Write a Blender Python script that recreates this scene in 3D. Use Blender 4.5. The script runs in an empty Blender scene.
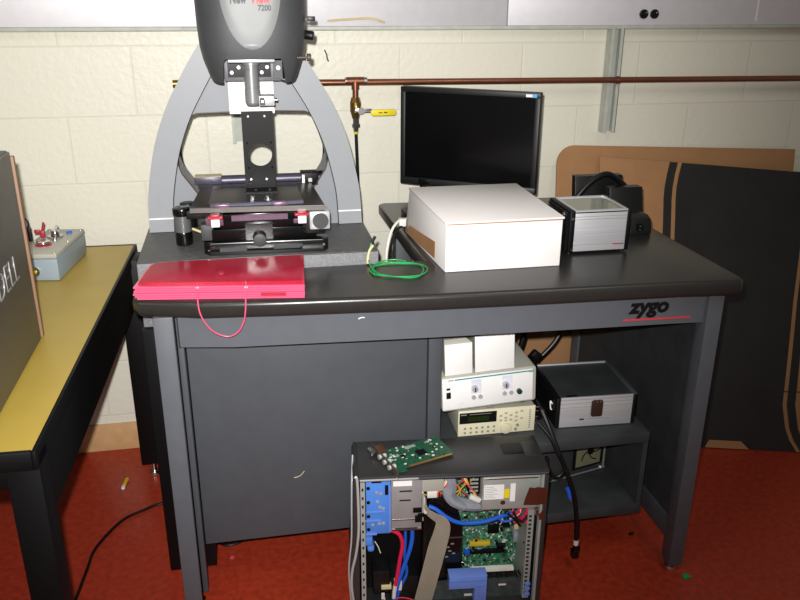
import bpy, bmesh, math, random
from mathutils import Matrix, Vector
random.seed(7)
sc = bpy.context.scene
COL = sc.collection
W = {}                      # world position of every origin

# ------------------------------------------------------------------ materials
def lin(h):
    h = h.lstrip('#')
    c = [int(h[i:i+2], 16)/255 for i in (0, 2, 4)]
    return tuple((x/12.92 if x <= .04045 else ((x+.055)/1.055)**2.4) for x in c) + (1,)
MATS = {}
def mat(name, hexc, rough=.5, metal=0, var=.08, scale=30, bump=0, spec=.5, coat=0, trans=0, alpha=1, bscale=None, stretch=None):
    if name in MATS: return MATS[name]
    m = bpy.data.materials.new(name); m.use_nodes = True
    nt = m.node_tree; b = nt.nodes['Principled BSDF']
    b.inputs['Roughness'].default_value = rough
    b.inputs['Metallic'].default_value = metal
    b.inputs['Specular IOR Level'].default_value = spec
    b.inputs['Coat Weight'].default_value = coat
    b.inputs['Transmission Weight'].default_value = trans
    b.inputs['Alpha'].default_value = alpha
    tc = nt.nodes.new('ShaderNodeTexCoord'); mp = nt.nodes.new('ShaderNodeMapping')
    nt.links.new(tc.outputs['Object'], mp.inputs[0])
    if stretch: mp.inputs['Scale'].default_value = stretch
    n = nt.nodes.new('ShaderNodeTexNoise'); n.inputs['Scale'].default_value = scale; n.inputs['Detail'].default_value = 5
    nt.links.new(mp.outputs[0], n.inputs['Vector'])
    r = nt.nodes.new('ShaderNodeValToRGB')
    c = lin(hexc)
    r.color_ramp.elements[0].position = .3; r.color_ramp.elements[1].position = .7
    r.color_ramp.elements[0].color = tuple(x*(1-var) for x in c[:3])+(1,)
    r.color_ramp.elements[1].color = tuple(min(1, x*(1+var)) for x in c[:3])+(1,)
    nt.links.new(n.outputs['Fac'], r.inputs[0]); nt.links.new(r.outputs[0], b.inputs['Base Color'])
    if bump:
        n2 = nt.nodes.new('ShaderNodeTexNoise'); n2.inputs['Scale'].default_value = bscale or scale*4
        nt.links.new(mp.outputs[0], n2.inputs['Vector'])
        bp = nt.nodes.new('ShaderNodeBump'); bp.inputs['Strength'].default_value = bump; bp.inputs['Distance'].default_value = .002
        nt.links.new(n2.outputs['Fac'], bp.inputs['Height']); nt.links.new(bp.outputs[0], b.inputs['Normal'])
    MATS[name] = m
    return m

def wall_mat():
    m = bpy.data.materials.new('painted_block'); m.use_nodes = True
    nt = m.node_tree; b = nt.nodes['Principled BSDF']; b.inputs['Roughness'].default_value = .42
    tc = nt.nodes.new('ShaderNodeTexCoord'); mp = nt.nodes.new('ShaderNodeMapping'); sx = nt.nodes.new('ShaderNodeSeparateXYZ'); cx = nt.nodes.new('ShaderNodeCombineXYZ')
    nt.links.new(tc.outputs['Object'], sx.inputs[0])
    ax = nt.nodes.new('ShaderNodeMath'); ax.inputs[1].default_value = .5168-.2032+.4064*20
    az = nt.nodes.new('ShaderNodeMath'); az.inputs[1].default_value = -1.353+.2032*20
    nt.links.new(sx.outputs['X'], ax.inputs[0]); nt.links.new(sx.outputs['Z'], az.inputs[0])
    nt.links.new(ax.outputs[0], cx.inputs[0]); nt.links.new(az.outputs[0], cx.inputs[1])
    br = nt.nodes.new('ShaderNodeTexBrick'); br.offset = .5; br.offset_frequency = 2; br.squash = 1
    br.inputs['Scale'].default_value = 1; br.inputs['Brick Width'].default_value = .4064; br.inputs['Row Height'].default_value = .2032
    br.inputs['Mortar Size'].default_value = .0035; br.inputs['Mortar Smooth'].default_value = .6
    br.inputs['Color1'].default_value = lin('#dedbcb'); br.inputs['Color2'].default_value = lin('#dad7c6'); br.inputs['Mortar'].default_value = lin('#d6d2c2')
    nt.links.new(cx.outputs[0], br.inputs['Vector'])
    n = nt.nodes.new('ShaderNodeTexNoise'); n.inputs['Scale'].default_value = 60; n.inputs['Detail'].default_value = 6
    nt.links.new(tc.outputs['Object'], n.inputs['Vector'])
    ma = nt.nodes.new('ShaderNodeMath'); ma.operation = 'MULTIPLY_ADD'; ma.inputs[1].default_value = -.7
    nt.links.new(br.outputs['Fac'], ma.inputs[0]); nt.links.new(n.outputs['Fac'], ma.inputs[2])
    bp = nt.nodes.new('ShaderNodeBump'); bp.inputs['Strength'].default_value = .35; bp.inputs['Distance'].default_value = .004
    nt.links.new(ma.outputs[0], bp.inputs['Height']); nt.links.new(bp.outputs[0], b.inputs['Normal'])
    nt.links.new(br.outputs['Color'], b.inputs['Base Color'])
    return m

M_wall = wall_mat()
M_floor = mat('red_floor', '#a0341f', .38, var=.22, scale=55, bump=.05, bscale=90)
M_base = mat('tan_vinyl', '#c9a172', .5)
M_race = mat('white_enamel', '#e4e2e6', .5, metal=.5, var=.03)
M_desk = mat('desk_gray', '#55585e', .5, var=.04, bump=.05, bscale=400)
M_deskd = mat('desk_gray_panel', '#46494e', .5, var=.05, bump=.05, bscale=400)
M_lam = mat('black_laminate', '#282624', .29, var=.08, scale=60, bump=.03, bscale=300)
M_blk = mat('black_plastic', '#0d0d0d', .42, spec=.4)
M_blkm = mat('black_metal', '#060607', .5, spec=.25)
M_blkg = mat('black_gloss', '#0b0b0c', .18)
M_shelf = mat('shelf_black', '#36383a', .55, var=.2, scale=14)
M_granite = mat('speckled_granite', '#77787a', .6, var=.35, scale=420, bump=.1)
M_grantop = mat('granite_polish', '#4a4a4a', .45, var=.25, scale=60)
M_arch = mat('arch_gray', '#8d9094', .45, var=.02)
M_arch2 = mat('arch_gray_panel', '#83868c', .45, var=.02)
M_head = mat('head_charcoal', '#3b3d3f', .5, var=.05, bump=.08, bscale=500)
M_silver = mat('silver_paint', '#bfc0c0', .34, metal=.35, var=.03)
M_steel = mat('steel', '#c4c4c2', .25, metal=1, var=.04)
M_alu = mat('brushed_alu', '#d3d3d6', .38, metal=.5, var=.08, scale=6, stretch=(1, 1, 40))
M_chrome = mat('chrome', '#dadada', .12, metal=1)
M_white = mat('white_paint', '#eceae8', .5, var=.02)
M_card = mat('white_card', '#ece7e5', .6, var=.015)
M_cream = mat('cream_panel', '#ded7b8', .5, var=.02)
M_tan = mat('brown_cardboard', '#a2774f', .75, var=.06, scale=18, bump=.05)
M_ink = mat('black_ink', '#1b1815', .62, var=.25, scale=9)
M_red = mat('red_plastic', '#d62a4a', .26, var=.03)
M_pink = mat('pink_plastic', '#dc5577', .25, var=.12, scale=12, stretch=(1, 1, 60))
M_redc = mat('red_clip', '#a32a3a', .4)
M_redl = mat('red_line', '#d8333c', .5)
M_copper = mat('copper', '#95634b', .3, metal=.85, var=.15, scale=12)
M_brass = mat('brass', '#9c7b47', .3, metal=.9, var=.1)
M_yel = mat('yellow_vinyl', '#e4cf10', .45)
M_bench = mat('bench_yellow', '#ad9440', .42, var=.05, scale=8, bump=.03)
M_dell = mat('dark_gray_metal', '#5f5c55', .42, metal=.35, var=.05)
M_boxg = mat('enclosure_gray', '#8a97a0', .42, var=.04)
M_lidg = mat('enclosure_lid', '#a9a79b', .35, var=.06)
M_wood = mat('wood', '#87684f', .6, var=.1, scale=14, stretch=(1, 1, .2))
M_screen = mat('dark_screen', '#050506', .22, var=.02, spec=.3)
M_bezel = mat('bezel_black', '#0d0d0f', .5)
M_zinc = mat('galvanised', '#b4b7ad', .45, metal=0, var=.1, scale=25)
M_green = mat('pcb_green', '#1b4f37', .45, var=.5, scale=160)
M_pcb = mat('board_green', '#44785c', .45, var=.85, scale=130)
M_gwire = mat('green_wire', '#149a4e', .4)
M_blue = mat('blue_plastic', '#4a7fd0', .4, var=.06)
M_blue2 = mat('periwinkle_plastic', '#6a86d4', .4, var=.05)
M_bwire = mat('blue_wire', '#1f5ecb', .4)
M_rwire = mat('red_wire', '#d0214a', .4)
M_ywire = mat('yellow_wire', '#d6b32a', .45)
M_wwire = mat('white_wire', '#dcd8cf', .5)
M_grayc = mat('gray_sheath', '#8d919a', .5, var=.1)
M_ribbon = mat('ribbon_beige', '#c3b9a6', .55, var=.05, scale=20)
M_psu = mat('psu_steel', '#b3b6b0', .42, metal=.4, var=.05)
M_cage = mat('cage_steel', '#a19e9e', .42, metal=.4, var=.06)
M_brown = mat('brown_tape', '#4c241a', .25, var=.1)
M_purple = mat('purple_metal', '#7a5f73', .3, metal=.5, var=.06)
M_lav = mat('dark_lavender', '#4b4858', .35, metal=.3)
M_teal = mat('teal_ink', '#2f8f92', .5)
M_graybx = mat('warm_gray_paint', '#a7a599', .5, var=.03)
M_lcd = mat('lcd_green', '#1f2c10', .3)
M_glass = mat('window_glass', '#6f7466', .1, var=.05, coat=.3)
M_dark = mat('dark_print', '#202020', .5)
M_mark = mat('grey_print', '#85857f', .5)
M_trim = mat('brown_trim', '#4a4036', .5)
M_beige = mat('beige_plastic', '#cdbf8f', .5)
M_sky = mat('sticker_blue', '#58a7dc', .4)
M_goldp = mat('gold_fingers', '#b08a4a', .35, metal=.7)

# ------------------------------------------------------------------ geometry helpers
def nb(): return bmesh.new()
def merge(bm, t):
    me = bpy.data.meshes.new('tmp'); t.to_mesh(me); t.free(); bm.from_mesh(me); bpy.data.meshes.remove(me); return bm
def bevel_all(t, bev, seg=2, ang=.5):
    es = [e for e in t.edges if len(e.link_faces) == 2 and e.calc_face_angle(0) > ang]
    if es: bmesh.ops.bevel(t, geom=es, offset=bev, segments=seg, profile=.5, affect='EDGES', clamp_overlap=True)
def box(bm, x0, x1, y0, y1, z0, z1, bev=0, seg=2):
    t = nb(); bmesh.ops.create_cube(t, size=1)
    for v in t.verts: v.co = Vector(((x0+x1)/2+v.co.x*(x1-x0), (y0+y1)/2+v.co.y*(y1-y0), (z0+z1)/2+v.co.z*(z1-z0)))
    if bev: bevel_all(t, bev, seg)
    return merge(bm, t)
def cyl(bm, p0, p1, r, r2=None, seg=24, bev=0):
    p0, p1 = Vector(p0), Vector(p1); d = p1-p0
    t = nb(); bmesh.ops.create_cone(t, cap_ends=True, segments=seg, radius1=r, radius2=r if r2 is None else r2, depth=d.length)
    if bev: bevel_all(t, bev, 2, 1.0)
    q = d.to_track_quat('Z', 'Y').to_matrix().to_4x4()
    t.transform(Matrix.Translation((p0+p1)/2) @ q)
    return merge(bm, t)
def sph(bm, c, r, s=(1, 1, 1), seg=16):
    t = nb(); bmesh.ops.create_uvsphere(t, u_segments=seg, v_segments=seg//2+2, radius=r)
    t.transform(Matrix.Translation(c) @ Matrix.Diagonal((*s, 1))); return merge(bm, t)
def spline(pts, n=8):
    P = [Vector(p) for p in pts]
    if len(P) < 3: return P
    P = [2*P[0]-P[1]]+P+[2*P[-1]-P[-2]]; out = []
    for i in range(1, len(P)-2):
        for k in range(n):
            t = k/n; a, b, c, d = P[i-1:i+3]
            out.append(.5*((2*b)+(c-a)*t+(2*a-5*b+4*c-d)*t*t+(3*b-a-3*c+d)*t**3))
    out.append(P[-2]); return out
def tube(bm, pts, r, seg=8, n=8, smooth=True):
    P = spline(pts, n) if smooth else [Vector(p) for p in pts]
    rings = []; nrm = None
    for i, p in enumerate(P):
        d = (P[min(i+1, len(P)-1)]-P[max(i-1, 0)]).normalized()
        if nrm is None:
            nrm = d.orthogonal().normalized()
        else:
            nrm = (nrm-d*nrm.dot(d)).normalized()
        b = d.cross(nrm)
        rings.append([bm.verts.new(p+(nrm*math.cos(a)+b*math.sin(a))*r) for a in (2*math.pi*k/seg for k in range(seg))])
    for a, b in zip(rings, rings[1:]):
        for k in range(seg): bm.faces.new((a[k], a[(k+1) % seg], b[(k+1) % seg], b[k]))
    bm.faces.new(rings[0][::-1]); bm.faces.new(rings[-1]); return bm
def prism(bm, poly, axis, lo, hi, bev=0, seg=2):
    """extrude a 2-D outline; axis z: (x,y), axis y: (x,z), axis x: (y,z)"""
    t = nb()
    def P(u, v, w): return {'z': (u, v, w), 'y': (u, w, v), 'x': (w, u, v)}[axis]
    a = [t.verts.new(P(u, v, lo)) for u, v in poly]; b = [t.verts.new(P(u, v, hi)) for u, v in poly]
    t.faces.new(a[::-1]); t.faces.new(b); n = len(poly)
    for i in range(n): t.faces.new((a[i], a[(i+1) % n], b[(i+1) % n], b[i]))
    bmesh.ops.recalc_face_normals(t, faces=t.faces)
    if bev:
        es = [e for e in t.edges if len(e.link_faces) == 2 and (all(v in a for v in e.verts) or all(v in b for v in e.verts))]
        bmesh.ops.bevel(t, geom=es, offset=bev, segments=seg, profile=.5, affect='EDGES', clamp_overlap=True)
    return merge(bm, t)
def rrect(x0, x1, y0, y1, r, n=5):
    o = []
    for cx, cy, a in ((x1-r, y1-r, 0), (x0+r, y1-r, 90), (x0+r, y0+r, 180), (x1-r, y0+r, 270)):
        for k in range(n+1):
            t = math.radians(a+90*k/n); o.append((cx+r*math.cos(t), cy+r*math.sin(t)))
    return o
def hole_plate(bm, x0, x1, z0, z1, cx, cz, r, y0, y1, n=32):
    t = nb(); rings = {}
    for yy in (y0, y1):
        inn, out = [], []
        for k in range(n):
            a = 2*math.pi*(k+.5)/n; dx, dz = math.cos(a), math.sin(a)
            s = min([((x1 if dx > 0 else x0)-cx)/dx if abs(dx) > 1e-9 else 9, ((z1 if dz > 0 else z0)-cz)/dz if abs(dz) > 1e-9 else 9])
            inn.append(t.verts.new((cx+dx*r, yy, cz+dz*r))); out.append((cx+dx*s, yy, cz+dz*s))
        for c in ((x0, z0), (x0, z1), (x1, z0), (x1, z1)):
            k = min(range(n), key=lambda i: (out[i][0]-c[0])**2+(out[i][2]-c[1])**2); out[k] = (c[0], yy, c[1])
        rings[yy] = (inn, [t.verts.new(o) for o in out])
    (i0, o0), (i1, o1) = rings[y0], rings[y1]
    for k in range(n):
        j = (k+1) % n
        t.faces.new((i0[k], i0[j], o0[j], o0[k])); t.faces.new((i1[k], o1[k], o1[j], i1[j]))
        t.faces.new((i0[k], i1[k], i1[j], i0[j])); t.faces.new((o0[k], o0[j], o1[j], o1[k]))
    bmesh.ops.recalc_face_normals(t, faces=t.faces)
    return merge(bm, t)

# ------------------------------------------------------------------ object helpers
def tag(o, label=None, cat=None, group=None, kind=None):
    if label: o['label'] = label
    if cat: o['category'] = cat
    if group: o['group'] = group
    if kind: o['kind'] = kind
    return o
def thing(name, label, cat, loc, group=None):
    o = bpy.data.objects.new(name, None); o.empty_display_size = .05; COL.objects.link(o)
    o.location = loc; W[o] = Vector(loc); return tag(o, label, cat, group)
def obj(name, bm, m, parent=None, M=None, loc=None, smooth=True, label=None):
    if M is not None: bm.transform(M)
    org = W[parent] if parent else Vector(loc or (0, 0, 0))
    bm.transform(Matrix.Translation(-org))
    bmesh.ops.recalc_face_normals(bm, faces=bm.faces)
    me = bpy.data.meshes.new(name); bm.to_mesh(me); bm.free(); me.materials.append(m)
    if smooth:
        for p in me.polygons: p.use_smooth = True
        me.set_sharp_from_angle(angle=math.radians(32))
    o = bpy.data.objects.new(name, me); COL.objects.link(o)
    if parent: o.parent = parent
    else: o.location = org
    W[o] = org
    if label: o['label'] = label
    return o
def frame(o, x, z):
    """matrix: local x along x, local y along z (up), local z out of the face"""
    x = Vector(x).normalized(); u = Vector(z); u = (u-x*u.dot(x)).normalized(); n = x.cross(u)
    return Matrix(((x.x, u.x, n.x, o[0]), (x.y, u.y, n.y, o[1]), (x.z, u.z, n.z, o[2]), (0, 0, 0, 1)))
def text(name, s, size, m, parent, M, bold=0, shear=0, ext=.0006, sx=1, label=None, align='LEFT'):
    c = bpy.data.curves.new(name, 'FONT'); c.body = s; c.size = size; c.extrude = ext; c.offset = bold*size; c.shear = shear; c.align_x = align; c.resolution_u = 3
    t = bpy.data.objects.new('tmp', c); COL.objects.link(t)
    me = bpy.data.meshes.new_from_object(t, depsgraph=bpy.context.evaluated_depsgraph_get())
    bpy.data.objects.remove(t); bpy.data.curves.remove(c)
    bm = nb(); bm.from_mesh(me); bpy.data.meshes.remove(me)
    bm.transform(M @ Matrix.Diagonal((sx, 1, 1, 1)))
    return obj(name, bm, m, parent, smooth=False, label=label)
def bx(name, m, parent, *a, bev=0, M=None, label=None): return obj(name, box(nb(), *a, bev=bev), m, parent, M, label=label)
def cy(name, m, parent, p0, p1, r, r2=None, seg=24, bev=0, M=None, label=None): return obj(name, cyl(nb(), p0, p1, r, r2, seg, bev), m, parent, M, label=label)
def tb(name, m, parent, pts, r, M=None, seg=8, smooth=True, label=None): return obj(name, tube(nb(), pts, r, seg, smooth=smooth), m, parent, M, label=label)

# ================================================================== SETTING
WY = 2.594
tag(obj('floor', box(nb(), -2.2, 3.2, -1.2, WY+.1, -.05, 0), M_floor), kind='structure')
tag(obj('wall_back', box(nb(), -2.2, 3.2, WY, WY+.1, 0, 2.7), M_wall), kind='structure')
tag(obj('baseboard_back', box(nb(), -2.2, 3.2, WY-.008, WY, 0, .105, bev=.003), M_base), kind='structure')

# raceway / service panel along the wall
rw = thing('wall_raceway', 'white enamelled metal panel along the top of the block wall', 'wall panel', (.5, WY, 1.40))
bx('panel', M_race, rw, -2.1, .836, WY-.03, WY-.001, 1.408, 1.80, bev=.002)
bx('panel', M_race, rw, .839, 3.1, WY-.03, WY-.001, 1.408, 1.80, bev=.002)
bx('lower_lip', M_zinc, rw, -2.1, 3.1, WY-.034, WY-.001, 1.396, 1.408, bev=.003)
bx('vertical_strip', M_white, rw, 1.70, 1.704, WY-.032, WY-.03, 1.42, 1.6)
for x in (1.296, 1.333):
    s = cy('socket', M_blk, rw, (x, WY-.036, 1.442), (x, WY-.03, 1.442), .0145)
    cy('socket_rim', M_blkg, s, (x, WY-.04, 1.442), (x, WY-.036, 1.442), .011)
    cy('contact', M_steel, s, (x+.006, WY-.042, 1.447), (x+.006, WY-.04, 1.447), .003, seg=10)
t = nb(); tube(t, [(.27, WY-.036, 1.424), (.33, WY-.036, 1.428), (.40, WY-.037, 1.431), (.43, WY-.04, 1.424), (.445, WY-.037, 1.419)], .0035, 6)
tag(obj('tape_strip', t, M_beige, loc=(.35, WY-.036, 1.42)), 'thin beige strip of peeling tape on the white wall panel', 'tape')
t = nb(); box(t, -.16, -.098, WY-.037, WY-.030, 1.404, 1.407); box(t, -.112, -.106, WY-.04, WY-.030, 1.407, 1.413)
tag(obj('tape_scrap', t, M_lav, loc=(-.13, WY-.034, 1.404)), 'small dark scrap on the lower edge of the wall panel', 'tape scrap')

# unistrut channel
st = thing('strut_channel', 'galvanised steel channel upright on the wall right of the monitor', 'bracket', (1.215, WY, 1.065), 'steel channels on the wall')
t = nb(); prism(t, [(1.1887, WY-.001), (1.1887, WY-.042), (1.1988, WY-.042), (1.1988, WY-.039), (1.1908, WY-.039), (1.1908, WY-.004), (1.2268, WY-.004), (1.2268, WY-.039), (1.2189, WY-.039), (1.2189, WY-.042), (1.2290, WY-.042), (1.2290, WY-.001)], 'z', 1.065, 1.40)
obj('channel', t, M_zinc, st, smooth=False)
bx('lip', M_steel, st, 1.2286, 1.2308, WY-.043, WY-.001, 1.066, 1.40)
s2 = st.copy(); COL.objects.link(s2); s2.location.x -= 1.222; W[s2] = Vector(s2.location)
for ch_ in list(st.children):
    c_ = ch_.copy(); COL.objects.link(c_); c_.parent = s2
s2['label'] = 'galvanised steel channel on the wall seen through the microscope arch'

# copper pipe with tee, valve and hose
PY, PZ = WY-.055, 1.249
pp = thing('copper_pipe', 'copper air pipe running across the block wall with a valve', 'pipe', (.35, PY, PZ))
cy('run', M_copper, pp, (-.188, PY, PZ), (2.9, PY, PZ-.022), .0098)
cy('pipe_end', M_brass, pp, (-.196, PY, PZ), (-.168, PY, PZ), .0115)
tx = .349
t = nb(); cyl(t, (tx-.027, PY, PZ), (tx+.027, PY, PZ), .0125); cyl(t, (tx, PY, PZ), (tx, PY, PZ-.025), .0125); obj('tee', t, M_copper, pp)
cy('solder_ring', M_steel, pp, (tx+.027, PY, PZ), (tx+.036, PY, PZ), .0118)
cy('solder_ring', M_steel, pp, (tx-.032, PY, PZ), (tx-.027, PY, PZ), .0118)
cy('drop_pipe', M_copper, pp, (tx, PY, PZ-.02), (tx, PY, 1.195), .0095)
t = nb(); cyl(t, (tx, PY, 1.20), (tx, PY, 1.185), .013, .017, 8); cyl(t, (tx, PY, 1.185), (tx, PY, 1.155), .0175, seg=20); cyl(t, (tx, PY, 1.155), (tx, PY, 1.135), .016, .011, 8)
vb = obj('valve_body', t, M_brass, pp)
t = nb(); cyl(t, (tx, PY, 1.135), (tx, PY, 1.118), .0105, seg=6); cyl(t, (tx, PY, 1.118), (tx, PY, 1.108), .014, seg=6); cyl(t, (tx, PY, 1.108), (tx, PY, 1.09), .010, .006, 12)
obj('hose_fitting', t, M_steel, pp)
t = nb(); cyl(t, (tx, PY-.034, 1.166), (tx, PY-.012, 1.166), .008, seg=6); box(t, tx-.005, tx+.045, PY-.036, PY-.032, 1.157, 1.169, bev=.001); cyl(t, (tx+.012, PY-.039, 1.163), (tx+.012, PY-.03, 1.163), .011, seg=8)
obj('valve_stem', t, M_steel, vb)
t = nb(); prism(t, rrect(tx+.042, tx+.122, 1.147, 1.166, .0085), 'y', PY-.04, PY-.031, bev=.002); hd = obj('valve_handle', t, M_yel, vb, label='yellow lever handle')
t = nb(); box(t, tx+.066, tx+.078, PY-.0405, PY-.04, 1.155, 1.158); box(t, tx+.083, tx+.093, PY-.0405, PY-.04, 1.155, 1.159); obj('handle_print', t, M_dark, hd)
cy('hose_clip', M_yel, pp, (tx, PY, 1.094), (tx, PY, 1.086), .008, .005, 10)
tb('hose', M_blk, pp, [(tx, PY, 1.09), (tx+.004, PY, .9), (tx, PY+.004, .7), (tx-.03, PY, .5)], .0052)
obj('pipe_clamp', cyl(cyl(nb(), (1.214, PY, PZ-.0105), (1.224, PY, PZ-.0105), .0125), (1.219, PY, PZ-.0105), (1.219, WY-.042, PZ-.0105), .006), M_copper, pp)
t = nb(); tube(t, [(.262, WY-.002, 1.338), (.268, WY-.002, 1.325), (.27, WY-.002, 1.312), (.274, WY-.002, 1.303)], .0022, 6)
tag(obj('wall_scratch', t, M_trim, loc=(.268, WY-.002, 1.30)), 'short dark scratch mark on the block wall above the pipe', 'scratch')

# ================================================================== CARDBOARD
# sheets lean: top at Y 2.56, bottom nearer
def lean(zt, yt, yb):
    return lambda x, z: yb+(yt-yb)*z/zt
def sheet(bm, poly, f, th=.006, cols=1):
    t = nb()
    a = [t.verts.new((x, f(x, z), z)) for x, z in poly]; b = [t.verts.new((x, f(x, z)+th, z)) for x, z in poly]
    t.faces.new(a); t.faces.new(b[::-1]); n = len(poly)
    for i in range(n): t.faces.new((a[i], b[i], b[(i+1) % n], a[(i+1) % n]))
    bmesh.ops.triangulate(t, faces=[f_ for f_ in t.faces if len(f_.verts) > 4])
    bmesh.ops.recalc_face_normals(t, faces=t.faces); return merge(bm, t)
f1 = lean(1.03, 2.565, 2.44)
arc = [(1.035+.06*(1-math.sin(math.radians(a))), .955+.065*math.cos(math.radians(90-a))) for a in range(0, 91, 15)]
poly = [(1.035, .004), (1.935, .004), (1.935, .985)] + [(1.095-.06*math.cos(math.radians(a)), .963+.06*math.sin(math.radians(a))) for a in range(90, -1, -15)]
low = [(.70, .004), (1.036, .004), (1.036, .72), (.70, .72)]
tag(obj('cardboard_sheet', sheet(sheet(nb(), poly, f1), low, f1), M_tan, loc=(1.4, 2.5, 0), smooth=False), 'plain brown cardboard sheet with rounded corner leaning nearest the wall', 'cardboard')
f2f = lean(1.0, 2.535, 2.235)
def f2(x, z): return f2f(x, z)-(.30*max(0, (x-1.5))*(1-min(1, z)))
c2 = thing('printed_cardboard_sheet', 'brown cardboard sheet printed with a large black panel, leaning right of the desk', 'cardboard', (1.6, 2.33, 0))
def top(x): return .99-(x-1.175)*.098
def patch(bm, poly, f, off): return sheet(bm, poly, lambda x, z: f(x, z)-off, th=.0006)
# black printed panel: tan outline then a black outer line
def zrows(l, n=24):
    zs = [l[0][1]+(l[-1][1]-l[0][1])*k/n for k in range(n+1)]; o = []
    for z in zs:
        for (x0, z0), (x1, z1) in zip(l, l[1:]):
            if z0 <= z <= z1+1e-9: o.append((x0+(x1-x0)*(z-z0)/max(1e-9, z1-z0), z)); break
    return o
def band(bm, Lc, Rc, off, th=.0006):
    return grid(bm, [[(xl+(xr-xl)*k/16, zl+(zr-zl)*k/16) for k in range(17)] for (xl, zl), (xr, zr) in zip(zrows(Lc), zrows(Rc))], off, th)
def grid(bm, rows, off, th):
    t = nb(); n = len(rows[0]); m = len(rows)
    A = [[t.verts.new((x, f2(x, z)-off, z)) for x, z in r] for r in rows]; B = [[t.verts.new((x, f2(x, z)-off+th, z)) for x, z in r] for r in rows]
    for i in range(m-1):
        for k in range(n-1):
            t.faces.new((A[i][k], A[i][k+1], A[i+1][k+1], A[i+1][k])); t.faces.new((B[i][k], B[i+1][k], B[i+1][k+1], B[i][k+1]))
        for k in (0, n-1): t.faces.new((A[i][k], A[i+1][k], B[i+1][k], B[i][k]))
    for i in (0, m-1):
        for k in range(n-1): t.faces.new((A[i][k], A[i][k+1], B[i][k+1], B[i][k]))
    bmesh.ops.recalc_face_normals(t, faces=t.faces); return merge(bm, t)
def strip_l(x, bot): return [(x+.03, top(x+.03)-.0005), (x+.012, .905), (x+.004, .86), (x, .78), (x-.015, .55), (x-.02, .25), (x-.02, bot)]
xs_ = [1.175+1.025*k/24 for k in range(25)]
obj('board', grid(nb(), [[(x, .003+(top(x)-.003)*q/12) for x in xs_] for q in range(13)], 0, .006), M_tan, c2, smooth=False)
L1 = strip_l(1.447, .004); L0 = strip_l(1.402, .004); L0b = strip_l(1.432, .004)
R1 = [(1.835, .004), (1.805, .06), (1.80, .16), (1.808, .20), (1.862, .5), (1.93, .8), (1.958, top(1.958)-.0005)]
def shift(l, d): return [(x+d, z) for x, z in l]
obj('black_print', band(nb(), L1[::-1], R1, .0014), M_ink, c2, smooth=False)
obj('black_line', band(nb(), L0[::-1], L0b[::-1], .0014), M_ink, c2, smooth=False)
obj('black_line', band(nb(), shift(R1, .014), shift(R1, .042), .0014), M_ink, c2, smooth=False)
tb('crease', M_ink, c2, [(x, f2(x, .20)-.001, .20) for x in (1.72, 1.85, 2.0, 2.19)], .0016, seg=6)
obj('torn_patch', patch(nb(), [(1.535, .004), (1.68, .004), (1.655, .030), (1.55, .030)], f2, .004), M_tan, c2, smooth=False)

# ================================================================== DESK
dk = thing('laboratory_desk', 'dark gray metal desk with a black top, notched around the microscope base', 'desk', (.45, 1.95, 0))
fr = [(-.255, 1.738), (-.118, 1.698), (.056, 1.681), (.232, 1.668), (.413, 1.655), (.6, 1.646), (.792, 1.639), (.994, 1.632), (1.12, 1.619), (1.148, 1.622), (1.162, 1.638)]
pl = fr+[(1.163, 1.70), (1.150, 2.47), (1.140, 2.48), (.426, 2.505), (.412, 2.492), (.421, 2.08), (.431, 1.907), (-.25, 1.907), (-.266, 1.89), (-.268, 1.76)]
t = nb(); prism(t, pl, 'z', .83, .87, bev=.011, seg=4); obj('desktop', t, M_lam, dk, label='black laminate top')
ap = [(-.172, 1.733), (-.05, 1.712), (.056, 1.706), (.232, 1.695), (.413, 1.684), (.6, 1.676), (.792, 1.669), (.994, 1.662), (1.086, 1.656)]
apr = obj('apron', prism(nb(), ap+[(x, y+.022) for x, y in ap[::-1]], 'z', .752, .83), M_desk, dk)
def apy(x):
    for (a, b), (c, d) in zip(ap, ap[1:]):
        if a <= x <= c: return b+(d-b)*(x-a)/(c-a)
    return ap[-1][1]
obj('end_cap', prism(nb(), [(-.175, 1.7315), (-.175, 1.755), (-.172, 1.755), (-.172, 1.7315)], 'z', .752, .83), M_dark, dk)
# sign on the apron
d = Vector((.2, apy(1.0)-apy(.8), 0)).normalized()
text('logo', 'zygo', .052, M_blk, apr, frame((.889, apy(.889)-.0012, .786), d, (0, 0, 1)), bold=.043, shear=.16, sx=1.02, label='bold black lettering')
obj('logo_line', prism(nb(), [(.874, apy(.874)-.0014), (1.048, apy(1.048)-.0014), (1.048, apy(1.048)), (.874, apy(.874))], 'z', .7665, .7702), M_redl, apr, label='thin red underline')
t = nb(); box(t, -.226, -.182, 1.728, 1.772, .02, .829, bev=.003); obj('leg', t, M_desk, dk)
t = nb(); box(t, -.182, -.168, 1.770, 1.80, .025, .829, bev=.002); box(t, -.19, -.182, 1.74, 1.80, .025, .829); obj('leg_flange', t, M_deskd, dk)
t = nb(); prism(t, [(1.082, 1.642), (1.122, 1.642), (1.122, 1.70), (1.092, 1.70), (1.082, 1.672)], 'z', .02, .829, bev=.003); obj('leg', t, M_desk, dk)
t = nb(); box(t, 1.09, 1.146, 2.38, 2.44, .02, .829, bev=.003); obj('leg', t, M_desk, dk)
t = nb(); box(t, .448, .50, 2.38, 2.43, .02, .829, bev=.003); obj('leg', t, M_deskd, dk)
for x, y in ((-.192, 1.768), (1.103, 1.668), (1.118, 2.41), (.474, 2.405)):
    t = nb(); cyl(t, (x, y, 0), (x, y, .008), .017, .015, 20); cyl(t, (x, y, .008), (x, y, .03), .007, seg=12); obj('levelling_foot', t, M_chrome, dk)
bx('side_panel', M_shelf, dk, 1.096, 1.104, 1.69, 2.40, .12, .83)
bx('side_rail', M_deskd, dk, 1.088, 1.112, 1.69, 2.40, .085, .150, bev=.003)
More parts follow.
